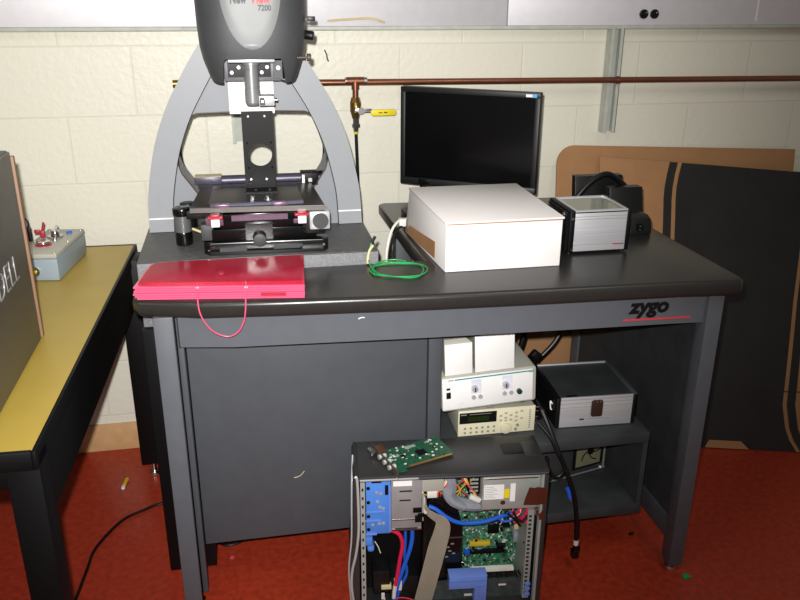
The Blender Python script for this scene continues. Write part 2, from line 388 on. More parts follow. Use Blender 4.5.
bx('side_rail', M_deskd, dk, 1.088, 1.112, 1.69, 2.40, .765, .829, bev=.003)
bx('rear_rail', M_shelf, dk, .50, 1.09, 2.40, 2.415, .75, .829)
bx('rear_bracket', M_blkm, dk, 1.02, 1.09, 2.385, 2.40, .70, .77)
bx('modesty_panel', M_deskd, dk, -.166, .421, 1.803, 1.822, .152, .829, bev=.002)
bx('pillar', M_deskd, dk, .4235, .458, 1.795, 1.86, .134, .829, bev=.002)
t = nb()
X0, X1, Y0, Y1, Z0, Z1 = .46, 1.034, 1.745, 2.18, .134, .394
box(t, X0, X1, Y0, Y1, Z1-.03, Z1, bev=.002); box(t, X0, X1, Y0, Y1, Z0, Z0+.03, bev=.002); box(t, X1-.014, X1, Y0+.004, Y1, Z0+.03, Z1-.03); box(t, X0, X0+.014, Y0+.004, Y1, Z0+.03, Z1-.03); box(t, X0, X1, Y1-.012, Y1, Z0+.03, Z1-.03)
obj('shelf_box', t, M_shelf, dk, label='open black shelf compartment')
t = nb(); tube(t, [(.072, 1.8025, .329), (.083, 1.8025, .331), (.091, 1.8025, .336), (.099, 1.8025, .346)], .0010, 5); obj('paint_chip', t, M_beige, dk)
t = nb(); tube(t, [(.232, apy(.232)-.0008, .808), (.238, apy(.238)-.0008, .811), (.246, apy(.246)-.0008, .811)], .0014, 5); obj('paint_chip', t, M_white, dk)

# ================================================================== ISOLATION TABLE
it = thing('isolation_table', 'thick speckled gray granite slab on black legs under the microscope', 'slab table', (.02, 2.17, 0))
bx('granite_slab', M_granite, it, -.272, .316, 1.914, 2.47, .732, .897, bev=.003)
bx('slab_top', M_grantop, it, -.2715, .3155, 1.915, 2.47, .8965, .900, bev=.001)
for x0, x1, y0, y1 in ((-.276, -.150, 1.897, 1.997), (.205, .316, 2.0, 2.1), (-.25, -.15, 2.36, 2.46), (.2, .30, 2.36, 2.46)):
    bx('leg', M_blkm, it, x0, x1, y0, y1, .006, .732, bev=.002)
    cy('foot', M_blkm, it, ((x0+x1)/2, (y0+y1)/2, 0), ((x0+x1)/2, (y0+y1)/2, .014), .03)
bx('cross_beam', M_blkm, it, -.152, .205, 2.03, 2.06, .62, .732)

# ================================================================== MICROSCOPE / OPTICAL PROFILER
mc = thing('optical_profiler', 'gray arched microscope with a charcoal head, standing on the granite slab', 'microscope', (.0235, 2.17, .90))
cx = .0235
hw = [(.2875, .901), (.285, .96), (.278, 1.023), (.2525, 1.133), (.2155, 1.227), (.175, 1.30), (.137, 1.36), (.095, 1.41), (.05, 1.435), (0, 1.443)]
def smooth2(l, n=4):
    return [(p.x, p.z) for p in spline([(x, 0, z) for x, z in l], n)]
hs = smooth2(hw)
def off(l, dd):
    o = []
    for i, (x, z) in enumerate(l):
        a = l[max(i-1, 0)]; b = l[min(i+1, len(l)-1)]; tx_, tz_ = b[0]-a[0], b[1]-a[1]; L = math.hypot(tx_, tz_)
        o.append((max(0, x-tz_/L*dd), z-(-tx_/L)*dd))
    return o
inn = off(hs, .064); inn[-1] = (0, inn[-1][1]); inn[0] = (inn[0][0], .901)
def resample(l, n):
    P = [Vector((x, z, 0)) for x, z in l]; D = [0]
    for a, b in zip(P, P[1:]): D.append(D[-1]+(b-a).length)
    o = []
    for k in range(n+1):
        t = D[-1]*k/n; i = max(j for j in range(len(D)) if D[j] <= t+1e-9); i = min(i, len(P)-2)
        q = (t-D[i])/max(1e-9, D[i+1]-D[i]); p = P[i].lerp(P[i+1], q); o.append((p.x, p.y))
    return o
def horse(outer, inner, y0, y1, n=90):
    t = nb(); O, I = resample(outer, n), resample(inner, n)
    cols_ = [(cx+x, z, cx+a, c) for (x, z), (a, c) in zip(O, I)]+[(cx-x, z, cx-a, c) for (x, z), (a, c) in list(zip(O, I))[-2::-1]]
    V = [[t.verts.new(p) for p in ((x, y0, z), (a, y0, c), (a, y1, c), (x, y1, z))] for x, z, a, c in cols_]
    for p, q in zip(V, V[1:]):
        for k in range(4): t.faces.new((p[k], p[(k+1) % 4], q[(k+1) % 4], q[k]))
    t.faces.new(V[0]); t.faces.new(V[-1][::-1]); bmesh.ops.recalc_face_normals(t, faces=t.faces); return t
obj('arch_frame', horse(hs, inn, 2.17, 2.30), M_arch, mc)
op = smooth2([(.17, .901), (.155, .96), (.150, .995), (.19, 1.055), (.199, 1.085), (.197, 1.135), (.185, 1.175), (.165, 1.202), (.14, 1.212), (.07, 1.214), (0, 1.214)], 1)
inn2 = off(hs, .062); inn2[-1] = (0, inn2[-1][1]); inn2[0] = (inn2[0][0], .901)
obj('arch_web', horse(inn2, op, 2.178, 2.29), M_arch2, mc)
for sgn in (1, -1):
    tb('groove', M_dark, mc, [(cx+sgn*x, 2.1765, z) for x, z in inn[:-8]], .0022, seg=6, smooth=False)
    tb('opening_trim', M_trim, mc, [(cx+sgn*x, 2.1785, z) for x, z in op[2:]], .0018, seg=6, smooth=False)
    a, b = cx+sgn*.222, cx+sgn*.285
    bx('seam_strip', M_white, mc, min(a, b), max(a, b), 2.1685, 2.172, .9365, .940)
# head
t = nb(); secs = [(1.303, .094, .078), (1.306, .099, .084), (1.318, .105, .089), (1.356, .118, .096), (1.385, .124, .101), (1.43, .127, .102), (1.5, .129, .104), (1.58, .128, .104), (1.66, .122, .1), (1.71, .11, .092), (1.735, .085, .07)]
HX, HY, N = .035, 2.07, 48
def pe(a, w, dpt, n=3.2):
    c, s = math.cos(a), math.sin(a); return (HX+w*math.copysign(abs(c)**(2/n), c), HY+dpt*math.copysign(abs(s)**(2/n), s))
rings = [[t.verts.new((*pe(2*math.pi*k/N, w, dd), z)) for k in range(N)] for z, w, dd in secs]
for a, b in zip(rings, rings[1:]):
    for k in range(N): t.faces.new((a[k], a[(k+1) % N], b[(k+1) % N], b[k]))
t.faces.new(rings[0][::-1]); t.faces.new(rings[-1])
def cut(bm, cutter):
    me = bpy.data.meshes.new('tmp'); bmesh.ops.recalc_face_normals(bm, faces=bm.faces); bm.to_mesh(me); bm.free()
    mc_ = bpy.data.meshes.new('tmpc'); bmesh.ops.recalc_face_normals(cutter, faces=cutter.faces); cutter.to_mesh(mc_); cutter.free()
    a, b = bpy.data.objects.new('tmpa', me), bpy.data.objects.new('tmpb', mc_); COL.objects.link(a); COL.objects.link(b)
    md = a.modifiers.new('cut', 'BOOLEAN'); md.operation = 'DIFFERENCE'; md.object = b; md.solver = 'EXACT'
    r = bpy.data.meshes.new_from_object(a.evaluated_get(bpy.context.evaluated_depsgraph_get()))
    o = nb(); o.from_mesh(r)
    for x in (a, b): bpy.data.objects.remove(x)
    for x in (me, mc_, r): bpy.data.meshes.remove(x)
    return o
t = cut(t, prism(nb(), [(-.040, 1.28), (-.036, 1.352), (-.030, 1.361), (.097, 1.362), (.103, 1.353), (.111, 1.28)], 'y', 1.9, 2.135))
hd = obj('head_cover', t, M_head, mc)
def hfront(x, z):
    for (z0, w0, d0), (z1, w1, d1) in zip(secs, secs[1:]):
        if z0 <= z <= z1:
            q = (z-z0)/(z1-z0); w, dd = w0+(w1-w0)*q, d0+(d1-d0)*q; break
    return HY-dd*max(0, 1-abs((x-HX)/w)**3.2)**(1/3.2)
def plate(bm, cxx, cz, rx, rz, o_, zmin=None, na=48, nr=8):
    ring0 = None; c = bm.verts.new((cxx, hfront(cxx, cz)-o_, cz)); prev = None
    for r in range(1, nr+1):
        ring = []
        for k in range(na):
            a = 2*math.pi*k/na; x, z = cxx+rx*r/nr*math.cos(a), cz+rz*r/nr*math.sin(a)
            ring.append(bm.verts.new((x, hfront(x, z)-o_*(1 if r < nr else .1), z)))
        for k in range(na):
            if prev is None: bm.faces.new((c, ring[k], ring[(k+1) % na]))
            else: bm.faces.new((prev[k], ring[k], ring[(k+1) % na], prev[(k+1) % na]))
        prev = ring
    return bm
pt = obj('name_plate', plate(nb(), .034, 1.535, .071, .152, .002), mat('plate_silver', '#7e8080', .5, metal=.1, var=.03), mc)
obj('thumb_recess', plate(nb(), .034, 1.392, .022, .008, .0026, na=24, nr=2), M_arch2, pt)
yN = hfront(.03, 1.49)-.0028
text('lettering', 'New', .026, M_dark, pt, frame((-.012, yN, 1.4835), (1, 0, 0), (0, 0, 1)), bold=.034, sx=.72)
text('lettering', 'View', .026, M_redl, pt, frame((.034, yN, 1.4835), (1, 0, 0), (0, 0, 1)), bold=.034, sx=.84, label='red lettering')
text('lettering', '7200', .0175, M_dark, pt, frame((.050, hfront(.07, 1.47)-.0034, 1.468), (1, 0, 0), (0, 0, 1)), bold=.03, sx=.86)
# right-hand controls of the head
t = nb(); box(t, .158, .186, 2.04, 2.052, 1.444, 1.450); box(t, .168, .186, 2.038, 2.054, 1.442, 1.453, bev=.001); obj('connector_strip', t, M_blk, mc)
cy('side_knob', M_blk, mc, (.156, 2.06, 1.412), (.182, 2.05, 1.408), .011, bev=.003)
t = nb(); cyl(t, (.135, 2.0, 1.362), (.165, 2.0, 1.362), .003, seg=10); cyl(t, (.160, 2.0, 1.362), (.170, 2.0, 1.362), .009, seg=16, bev=.002); obj('side_screw', t, M_trim, mc)
# objective mount
bx('mount_plate', M_white, mc, -.031, .083, 2.14, 2.168, 1.214, 1.31)
bx('mount_block', mat('mount_gray', '#77747a', .4, metal=.3), mc, -.036, .101, 2.07, 2.14, 1.302, 1.352, bev=.002)
for a, b in ((-.028, .010), (.046, .076)):
    p = bx('clamp_plate', M_blkg, mc, a, b, 2.066, 2.07, 1.312, 1.35)
    for q in ((.25, .3), (.7, .62)): cy('screw', M_silver, p, (a+(b-a)*q[0], 2.062, 1.312+.038*q[1]), (a+(b-a)*q[0], 2.066, 1.312+.038*q[1]), .0042, seg=12)
p = bx('side_bracket', M_head, mc, .082, .103, 2.05, 2.07, 1.31, 1.352)
cy('screw', M_silver, p, (.093, 2.046, 1.335), (.093, 2.05, 1.335), .005, seg=12)
cy('screw', M_chrome, mc, (.101, 2.06, 1.308), (.112, 2.058, 1.304), .005, seg=12)
bx('flange', M_silver, mc, -.025, .083, 1.984, 2.06, 1.353, 1.360, bev=.001)
ox, oy = .0275, 2.03
t = nb(); cyl(t, (ox, oy, 1.357), (ox, oy, 1.345), .022); cyl(t, (ox, oy, 1.345), (ox, oy, 1.293), .0175); cyl(t, (ox, oy, 1.293), (ox, oy, 1.289), .0165); cyl(t, (ox, oy, 1.289), (ox, oy, 1.256), .018); cyl(t, (ox, oy, 1.256), (ox, oy, 1.250), .018, .015)
ob = obj('objective', t, mat('objective_gray', '#8b8d8d', .34, metal=.4, var=.03), mc)
bx('objective_slot', M_dark, ob, ox-.012, ox-.004, 2.011, 2.016, 1.333, 1.337)
bx('objective_arm', M_silver, ob, ox+.014, .079, 2.005, 2.045, 1.250, 1.274, bev=.002)
bx('arm_label', M_dark, ob, .044, .056, 2.0035, 2.005, 1.252, 1.270); bx('arm_print', M_white, ob, .047, .053, 2.003, 2.0035, 1.258, 1.264)
cy('arm_screw', M_steel, ob, (.079, 2.025, 1.262), (.087, 2.025, 1.262), .004, seg=12)
# column plate with a round hole
t = nb(); hole_plate(t, -.003, .076, 1.021, 1.224, .0395, 1.114, .0298, 2.10, 2.11); box(t, -.003, .076, 2.05, 2.10, 1.021, 1.029)
cp = obj('column_plate', t, M_blkm, mc)
for x, z in ((.014, 1.213), (.055, 1.213), (.012, 1.052), (.052, 1.052), (.008, 1.146), (.068, 1.146), (.008, 1.082), (.068, 1.082)):
    cy('screw', M_steel if z > 1.2 or z < 1.07 else M_blkg, cp, (x, 2.097, z), (x, 2.10, z), .0028, seg=10)
for x in (.022, .058): cy('screw', M_chrome, cp, (x, 2.066, 1.029), (x, 2.066, 1.032), .004, seg=10)
# stage
sgp = [(-.113, 1.958), (-.098, 1.938), (.178, 1.930), (.192, 1.945), (.192, 1.975), (.15, 1.99), (.15, 2.15), (-.08, 2.15), (-.08, 1.995), (-.113, 1.985)]
bs = obj('stage_base', prism(nb(), sgp, 'z', .900, .932, bev=.002), M_blkg, mc)
cy('screw', M_chrome, bs, (-.101, 1.936, .914), (-.101, 1.944, .914), .003, seg=10)
cy('screw', M_chrome, bs, (.180, 1.94, .918), (.180, 1.93, .918), .003, seg=10)
bx('recess', M_head, bs, -.075, -.01, 1.931, 1.936, .911, .921); bx('recess', M_head, bs, .055, .12, 1.929, 1.934, .913, .923)
t = nb(); box(t, -.092, .165, 1.952, 2.15, .932, .962, bev=.002); box(t, -.07, .14, 1.956, 2.15, .962, .985, bev=.002); prism(t, [(-.01, 1.945), (.056, 1.945), (.056, 1.955), (-.01, 1.955)], 'z', .932, .975)
obj('lower_carriage', t, M_blkg, mc)
cy('base_knob', M_head, mc, (.023, 1.944, .937), (.023, 1.926, .937), .0165, seg=28, bev=.002)
obj('middle_plate', box(nb(), -.062, .118, 1.940, 2.15, .985, 1.002, bev=.001), M_blkg, mc)
bx('reflective_strip', M_purple, mc, -.042, .094, 1.937, 1.940, .986, 1.0)
bx('side_plate', M_purple, mc, -.104, -.062, 1.945, 2.08, .974, .994, bev=.001); bx('side_plate', M_purple, mc, .108, .150, 1.943, 2.08, .972, .996, bev=.001)
M_stage = mat('dark_anodised', '#3c3836', .38, metal=.6, var=.06)
spl = obj('stage_plate', prism(nb(), [(-.139, 1.950), (.185, 1.925), (.172, 2.20), (-.117, 2.21)], 'z', 1.006, 1.020, bev=.001), M_stage, mc)
obj('front_edge', prism(nb(), [(-.139, 1.9495), (-.139, 1.9475), (.185, 1.9225), (.185, 1.9245)], 'z', 1.008, 1.0185), mat('edge_gray', '#8a8583', .35, metal=.75, var=.05), spl)
obj('specimen_plate', prism(nb(), [(-.095, 1.965), (.135, 1.955), (.13, 2.16), (-.088, 2.16)], 'z', 1.020, 1.0245), mat('specimen_dark', '#2e2a2b', .25, metal=.5, var=.05), spl)
bx('edge_strip', M_lav, spl, -.09, .135, 1.953, 1.963, 1.0195, 1.027)
for x in (-.062, .078):
    bx('tab', M_purple, spl, x-.018, x+.018, 1.944, 1.955, 1.018, 1.026, bev=.001)
for x in (-.080, .128):
    c = obj('red_clamp', box(box(nb(), x-.018, x+.018, 1.918, 1.94, .996, 1.003, bev=.002), x-.011, x+.011, 1.916, 1.935, 1.001, 1.009, bev=.002), M_redc, mc, label='red clamp')
    bx('clamp_tab', M_white, c, x-.01, x+.01, 1.918, 1.93, .978, .997, bev=.001)
RZ = Matrix.Translation((0, .012, -.008))
t = nb(); cyl(t, (-.13, 2.19, 1.037), (.150, 2.19, 1.037), .0135, seg=20); box(t, -.128, .15, 2.175, 2.21, 1.02, 1.030)
rl = obj('slide_rail', t, M_lav, mc, RZ)
bx('rail_cover', M_blk, rl, -.128, .15, 2.165, 2.18, 1.021, 1.031, M=RZ)
bx('rail_cap', M_lav, rl, -.137, -.065, 2.174, 2.212, 1.030, 1.0505, bev=.002, M=RZ)
bx('cap_top', M_beige, rl, -.136, -.066, 2.176, 2.21, 1.0505, 1.0515, M=RZ)
bx('motor_block', M_blkm, rl, .147, .192, 2.165, 2.21, 1.02, 1.054, bev=.001, M=RZ)
bx('motor_label', M_white, rl, .149, .156, 2.163, 2.165, 1.026, 1.05, M=RZ)
bx('motor_label', M_silver, rl, .166, .176, 2.163, 2.165, 1.030, 1.040, M=RZ)
cy('rail_knob', M_blk, rl, (.192, 2.188, 1.037), (.212, 2.188, 1.037), .018, seg=24, bev=.003, M=RZ)
mt = bx('motor_housing', M_silver, mc, .146, .197, 1.925, 1.975, .958, 1.004, bev=.004)
cy('motor_face', M_head, mt, (.173, 1.919, .981), (.173, 1.925, .981), .0195, seg=28)
bx('motor_bracket', M_blk, mc, .135, .185, 1.94, 2.0, .945, 1.006, bev=.002)
kx, ky = -.166, 2.05
t = nb(); cyl(t, (kx, ky, .936), (kx, ky, .978), .0205, seg=32); kn = obj('coaxial_knob', t, mat('knob_gray', '#77797a', .32, metal=.5), mc)
cy('upper_grip', M_blkg, kn, (kx, ky, .977), (kx, ky, .998), .0235, seg=32, bev=.004)
cy('lower_grip', M_blkg, kn, (kx, ky, .9005), (kx, ky, .937), .0215, seg=32, bev=.004)
cy('rear_grip', M_blk, kn, (kx+.012, ky+.06, .93), (kx+.012, ky+.06, .995), .021, seg=28, bev=.004)
bx('knob_bracket', M_blk, mc, -.155, -.09, 2.03, 2.12, .97, .992, bev=.003)
bx('clamp_block', M_head, mc, -.118, -.088, 1.955, 1.99, .934, .975, bev=.003)
tb('lever', M_beige, mc, [(-.139, 1.99, .957), (-.118, 1.975, .952), (-.10, 1.957, .949)], .0032)

# ================================================================== ON THE DESK
# red document wallet
fd = thing('document_wallet', 'translucent red plastic file wallet lying on the desk edge', 'file folder', (-.07, 1.79, .87))
p0 = [(-.250, 1.742), (.110, 1.690), (.126, 1.899), (-.232, 1.899)]
def quadlayer(z0, z1, g=0, dx=0):
    o = nb(); P = [(p0[0][0]-g+dx, p0[0][1]-g*.5), (p0[1][0]+g*.2, p0[1][1]-g*.5), p0[2], (p0[3][0]-g*.3+dx, p0[3][1])]
    return prism(o, P, 'z', z0, z1, bev=.0006, seg=1)
z = .8705
for k in range(6):
    th = .0054; obj('pocket', quadlayer(z, z+th-.0008, g=.004+.004*((k*7) % 3)/2, dx=-.002*((k*5) % 4)), M_pink, fd); z += th
def flap(bm):
    t = nb(); nx = 14; rows = [(0, z-.002), (.035, z+.005), (.10, z+.0075), (.55, z+.0065), (1, z+.0015)]
    vv = []
    for s, zz in rows:
        row = []
        for i in range(nx+1):
            u = i/nx; a = Vector((*p0[0], 0)).lerp(Vector((*p0[1], 0)), u); b = Vector((*p0[3], 0)).lerp(Vector((*p0[2], 0)), u)
            q = a.lerp(b, s*.99+.004); row.append(t.verts.new((q.x, q.y, zz+.0012*math.sin(u*9)*s*(1-s)*4-.003*max(0, .05-u)/.05)))
        vv.append(row)
    for r, r2 in zip(vv, vv[1:]):
        for i in range(nx): t.faces.new((r[i], r[i+1], r2[i+1], r2[i]))
    bmesh.ops.solidify(t, geom=t.faces[:], thickness=.0012); return merge(bm, t)
fl = obj('flap', flap(nb()), M_red, fd)
cy('button', M_redc, fl, (-.07, 1.772, z+.007), (-.07, 1.772, z+.011), .007, seg=16)
def fy(x): return 1.742+(x+.250)/.360*(1.690-1.742)
elx = [(-.118, 0), (-.117, .004), (-.115, .014)]
tb('elastic_loop', M_pink, fd, [(-.122, fy(-.122)+.004, z+.004), (-.122, fy(-.122)-.012, z-.003), (-.121, 1.685, .880), (-.118, 1.672, .858), (-.108, 1.672, .832), (-.090, 1.674, .808), (-.062, 1.674, .796), (-.040, 1.672, .806), (-.026, 1.670, .830), (-.0205, 1.668, .858), (-.0185, 1.680, .880), (-.016, fy(-.016)-.012, z-.003), (-.016, fy(-.016)+.006, z+.006)], .0016, seg=6)
for x in (-.122, -.016): cy('eyelet', M_white, fd, (x, fy(x)-.006, z-.003), (x, fy(x)-.008, z-.003), .003, seg=10)
obj('label_strip', prism(nb(), [(.015, fy(.015)-.008), (.07, fy(.07)-.008), (.07, fy(.07)+.01), (.015, fy(.015)+.01)], 'z', .879, .8855), M_redc, fd)

# white box
wb = thing('white_box', 'large white cardboard box lying on the desk, brown patch on its left side', 'box', (.60, 1.98, .87))
def hull(pts, bev=0):
    t = nb(); bmesh.ops.convex_hull(t, input=[t.verts.new(p) for p in pts])
    bmesh.ops.dissolve_limit(t, angle_limit=.01, verts=t.verts, edges=t.edges)
    if bev: bevel_all(t, bev)
    return t
obj('box_body', hull([(.461, 1.80, .8705), (.756, 1.80, .8705), (.756, 2.165, .8705), (.434, 2.165, .8705), (.461, 1.80, .991), (.756, 1.80, .991), (.756, 2.165, .991), (.446, 2.165, .991)], .002), M_card, wb)
obj('box_lid', hull([(x, y, z_) for z_ in (.992, .997) for x, y in ((.458, 1.797), (.759, 1.797), (.759, 2.168), (.444, 2.168))], .001), M_card, wb)
bx('torn_edge', M_tan, wb, .463, .753, 1.7975, 1.80, .9895, .9925)
obj('brown_patch', hull([(.4374, 2.121, .901), (.4536, 1.882, .924), (.4536, 1.882, .880), (.4333, 2.147, .8730), (.441, 2.121, .901), (.4575, 1.882, .924), (.4575, 1.882, .880), (.437, 2.147, .8730)]), M_tan, wb, label='bare brown patch')

# monitor
mA, mB = Vector((.470, 2.427, .95)), Vector((.834, 2.193, .95))
dm = (mB-mA).normalized(); wM = (mB-mA).length*.982; Mm = frame(mA, dm, (0, 0, 1))     # local x right, y up, z toward viewer
mn = thing('monitor', 'black widescreen monitor switched off behind the white box', 'monitor', tuple((mA+mB)/2+Vector((.06, .09, -.08))))
H = .294
t = nb(); box(t, 0, wM, 0, .022, -.028, .002, bev=.003); box(t, 0, wM, H-.016, H, -.028, .002, bev=.003); box(t, 0, .016, .02, H-.014, -.028, .002, bev=.003); box(t, wM-.016, wM, .02, H-.014, -.028, .002, bev=.003)
obj('bezel', t, M_bezel, mn, Mm)
t = nb(); box(t, .004, wM-.004, .004, H-.004, -.045, -.006, bev=.006); obj('rear_shell', t, M_blk, mn, Mm)
obj('screen', box(nb(), .0155, wM-.0155, .0215, H-.0155, -.006, -.002), M_screen, mn, Mm)
t = nb(); box(t, wM-.042, wM-.024, H-.0125, H-.005, .002, .003); obj('badge', t, M_white, mn, Mm, label='white sticker')
t = nb(); box(t, wM-.024, wM-.011, H-.0135, H-.004, .002, .003); obj('badge', t, M_sky, mn, Mm, label='blue sticker')
t = nb(); box(t, .062, .096, .003, .020, .001, .006, bev=.003); box(t, .065, .093, -.012, .004, -.01, .002, bev=.003); obj('button_cluster', t, M_blkg, mn, Mm)
obj('brand_print', box(nb(), wM/2-.012, wM/2+.012, .008, .012, .002, .0025), M_mark, mn, Mm)
t = nb(); box(t, wM/2-.03, wM/2+.03, -.06, .09, -.065, -.045, bev=.004); obj('neck', t, M_blk, mn, Mm)
bc = mA+dm*(wM/2)+dm.cross(Vector((0, 0, 1)))*0-Vector((dm.y, -dm.x, 0))*(.0)
nb_ = Mm.to_3x3() @ Vector((0, 0, -1)); bc = mA+dm*wM/2+nb_*.055
t = nb(); prism(t, [(bc.x+.105*math.cos(a)*1.0, bc.y+.082*math.sin(a)) for a in [2*math.pi*k/32 for k in range(32)]], 'z', .8705, .889, bev=.006); obj('base', t, M_blk, mn)

# small instrument chassis
ch = thing('instrument_chassis', 'small silver instrument case with a window lid beside the white box', 'instrument', (.895, 1.95, .87))
bx('front_plate', M_alu, ch, .823, .966, 1.880, 1.886, .878, .984, bev=.001)
t = nb(); box(t, .823, .966, 1.8795, 1.8802, .970, .9712); box(t, .823, .966, 1.8792, 1.8802, .963, .964); box(t, .823, .966, 1.8794, 1.8802, .895, .896); obj('groove', t, M_mark, ch)
bx('nameplate', M_redc, ch, .933, .957, 1.8790, 1.880, .8925, .8955); bx('nameplate', M_dark, ch, .957, .963, 1.8790, 1.880, .893, .895)
t = nb(); box(t, .808, .823, 1.878, 2.03, .876, .986, bev=.003)
for k in range(7): box(t, .800, .809, 1.884+k*.02, 1.894+k*.02, .88, .982)
ls = obj('heat_sink', t, M_blkm, ch)
for y, z in ((1.90, .974), (1.965, .965), (2.01, .97)): cy('dial', M_chrome, ls, (.796, y, z), (.801, y, z), .006, seg=14)
cy('dial', M_chrome, ls, (.815, 1.876, .967), (.815, 1.879, .967), .004, seg=12); cy('dial', M_brass, ls, (.818, 1.876, .884), (.818, 1.879, .884), .003, seg=12)
bx('side_plate', M_blkm, ch, .966, .976, 1.878, 2.03, .876, .986, bev=.002)
bx('core', M_blkm, ch, .823, .966, 1.886, 2.03, .878, .981)
t = nb(); box(t, .823, .966, 1.880, 1.888, .980, .987); box(t, .823, .966, 2.02, 2.03, .980, .987); box(t, .823, .829, 1.888, 2.02, .980, .987); box(t, .960, .966, 1.888, 2.02, .980, .987); obj('lid_frame', t, M_alu, ch)
bx('window', M_glass, ch, .829, .960, 1.888, 2.02, .981, .9835)
for x in (.818, .966):
    for y in (1.895, 2.015): cy('foot', M_blk, ch, (x, y, .8702), (x, y, .878), .006, seg=12)

# black adapters behind
def tiltbox(x0, x1, y, zt, th, lean_, zb=.8705):
    P = [(y, zb), (y+th, zb), (y+th+lean_, zt), (y+lean_, zt)]
    t = nb(); prism(t, P, 'x', x0, x1, bev=.003); return t
tag(obj('power_adapter', tiltbox(1.038, 1.142, 2.118, .976, .03, .03), M_blk, loc=(1.085, 2.14, .87)), 'flat black power supply brick standing directly behind the silver case', 'power adapter', 'black power bricks on the desk')
tag(obj('power_adapter', tiltbox(.960, 1.112, 2.20, .997, .028, .02), M_blk, loc=(1.02, 2.22, .87)), 'taller black power brick standing rearmost, against the brown cardboard', 'power adapter', 'black power bricks on the desk')
ad = thing('socket_adapter', 'rounded black adapter with a socket at the right edge of the desk', 'power adapter', (1.09, 2.045, .87))
obj('body', prism(nb(), [(2.015, .8705), (2.015, .885), (2.025, .914), (2.045, .922), (2.085, .920), (2.10, .8705)], 'x', 1.045, 1.115, bev=.006, seg=3), M_blk, ad)
t = nb(); cyl(t, (1.075, 2.010, .893), (1.075, 2.020, .893), .011, seg=20); obj('socket', t, M_blkg, ad)
cy('pin', M_steel, ad, (1.076, 2.008, .897), (1.076, 2.012, .897), .0024, seg=8); cy('pin', M_steel, ad, (1.076, 2.008, .887), (1.076, 2.012, .887), .0024, seg=8)
t = nb(); tube(t, [(.80, 2.25, .878), (.85, 2.22, .895), (.90, 2.17, .905), (.935, 2.155, .945), (.97, 2.155, .985), (1.005, 2.16, 1.008), (1.04, 2.17, 1.012), (1.08, 2.185, .990), (1.118, 2.19, .955), (1.126, 2.20, .91), (1.126, 2.21, .879)], .0085, 12)
tag(obj('power_cable', t, M_blk, loc=(.95, 2.12, .87)), 'thick black cable looping up in front of the power bricks', 'cable')

# network plug wires, green wire coil
gw = nb(); pts = []
for k in range(0, 40):
    a = math.radians(200-k*22); g = k/40
    pts.append((.352+(.066+.006*math.sin(k*.9))*math.cos(a), 1.832+(.060+.012*math.sin(k*.7+1))*math.sin(a), .8725+.004*g+.0008*math.sin(k*1.7)))
pts = [(.297, 1.905, .925), (.290, 1.90, .903), (.286, 1.885, .882)] + pts
tube(gw, pts, .0015, 6, n=4)
gwt = thing('green_wire', 'loose green wire coiled on the desk left of the white box', 'wire', (.35, 1.845, .87))
obj('coil', gw, M_gwire, gwt)
tb('wire_end', M_blk, gwt, [(.297, 1.905, .922), (.307, 1.91, .938)], .0038, smooth=False)
t = nb(); tube(t, [(.284, 1.893, .884), (.290, 1.897, .905), (.300, 1.903, .917)], .0035, 6); box(t, .281, .288, 1.888, 1.895, .874, .89, bev=.001); obj('clip', t, M_beige, gwt)
rt = thing('cable_splitter', 'small black plug block with white cables, left of the white box', 'cable plug', (.447, 2.25, .87))
bx('plug_block', M_blk, rt, .442, .52, 2.178, 2.27, .8705, .915, bev=.006)
obj('plug_lead', tube(nb(), [(.425, 2.15, .900), (.432, 2.175, .900), (.45, 2.19, .9)], .006, 8), M_wwire, rt)
tb('cable', M_wwire, rt, [(.430, 2.15, .903), (.412, 2.14, .910), (.388, 2.12, .89), (.372, 2.10, .85), (.366, 2.09, .80), (.366, 2.09, .70)], .0038, seg=8, label='white cable')
tb('cable', M_blk, rt, [(.428, 2.145, .893), (.41, 2.135, .890), (.392, 2.12, .866), (.382, 2.11, .82), (.382, 2.10, .70)], .0036, seg=8, label='black cable')
t = nb(); box(t, .412, .4325, 2.138, 2.160, .892, .914, bev=.003); obj('plug', t, M_wwire, rt)

# ================================================================== UNDER THE DESK
SZ = .394
# silver case
cs = thing('metal_case', 'black and silver carrying case on the open shelf under the desk', 'case', (.90, 1.91, SZ))
Mc = Matrix.Translation((.784, 1.810, SZ)) @ Matrix.Rotation(math.radians(-3), 4, 'Z') @ Matrix.Diagonal((1.06, 1, 1.02, 1))
for u in (0, .203): obj('corner_edge', box(nb(), u, u+.012, 0, .21, 0.001, .09, bev=.003), M_blk, cs, Mc)
obj('front_panel', box(nb(), .011, .204, -.001, .004, .003, .090, bev=.001), M_alu, cs, Mc)
obj('front_rail', box(nb(), .011, .204, -.0025, .004, .083, .092, bev=.0015), M_alu, cs, Mc)
t = nb(); box(t, .011, .204, -.0016, 0, .074, .0752); box(t, .011, .204, -.0016, 0, .062, .063); obj('rib_line', t, M_mark, cs, Mc)
obj('case_body', box(nb(), .012, .203, .004, .208, .002, .088), M_shelf, cs, Mc)
obj('rear_rail', box(nb(), .008, .207, .206, .213, .083, .092, bev=.001), M_alu, cs, Mc)
t = nb(); box(t, .203, .2155, .002, .211, .088, .092, bev=.001); obj('side_rail', t, M_deskd, cs, Mc)
lt = obj('latch', prism(nb(), rrect(.092, .122, .034, .082, .005), 'y', -.008, -.002, bev=.001), mat('latch_brown', '#33241d', .35), cs, Mc)
for u in (.097, .107, .117): cy('rivet', M_steel, lt, (u, -.0095, .077), (u, -.008, .077), .0025, seg=10, M=Mc)
t = nb(); box(t, .064, .076, -.0022, -.001, .023, .027); obj('badge', t, M_dark, cs, Mc); obj('badge', box(nb(), .082, .146, -.002, -.001, .0245, .0265), M_mark, cs, Mc)
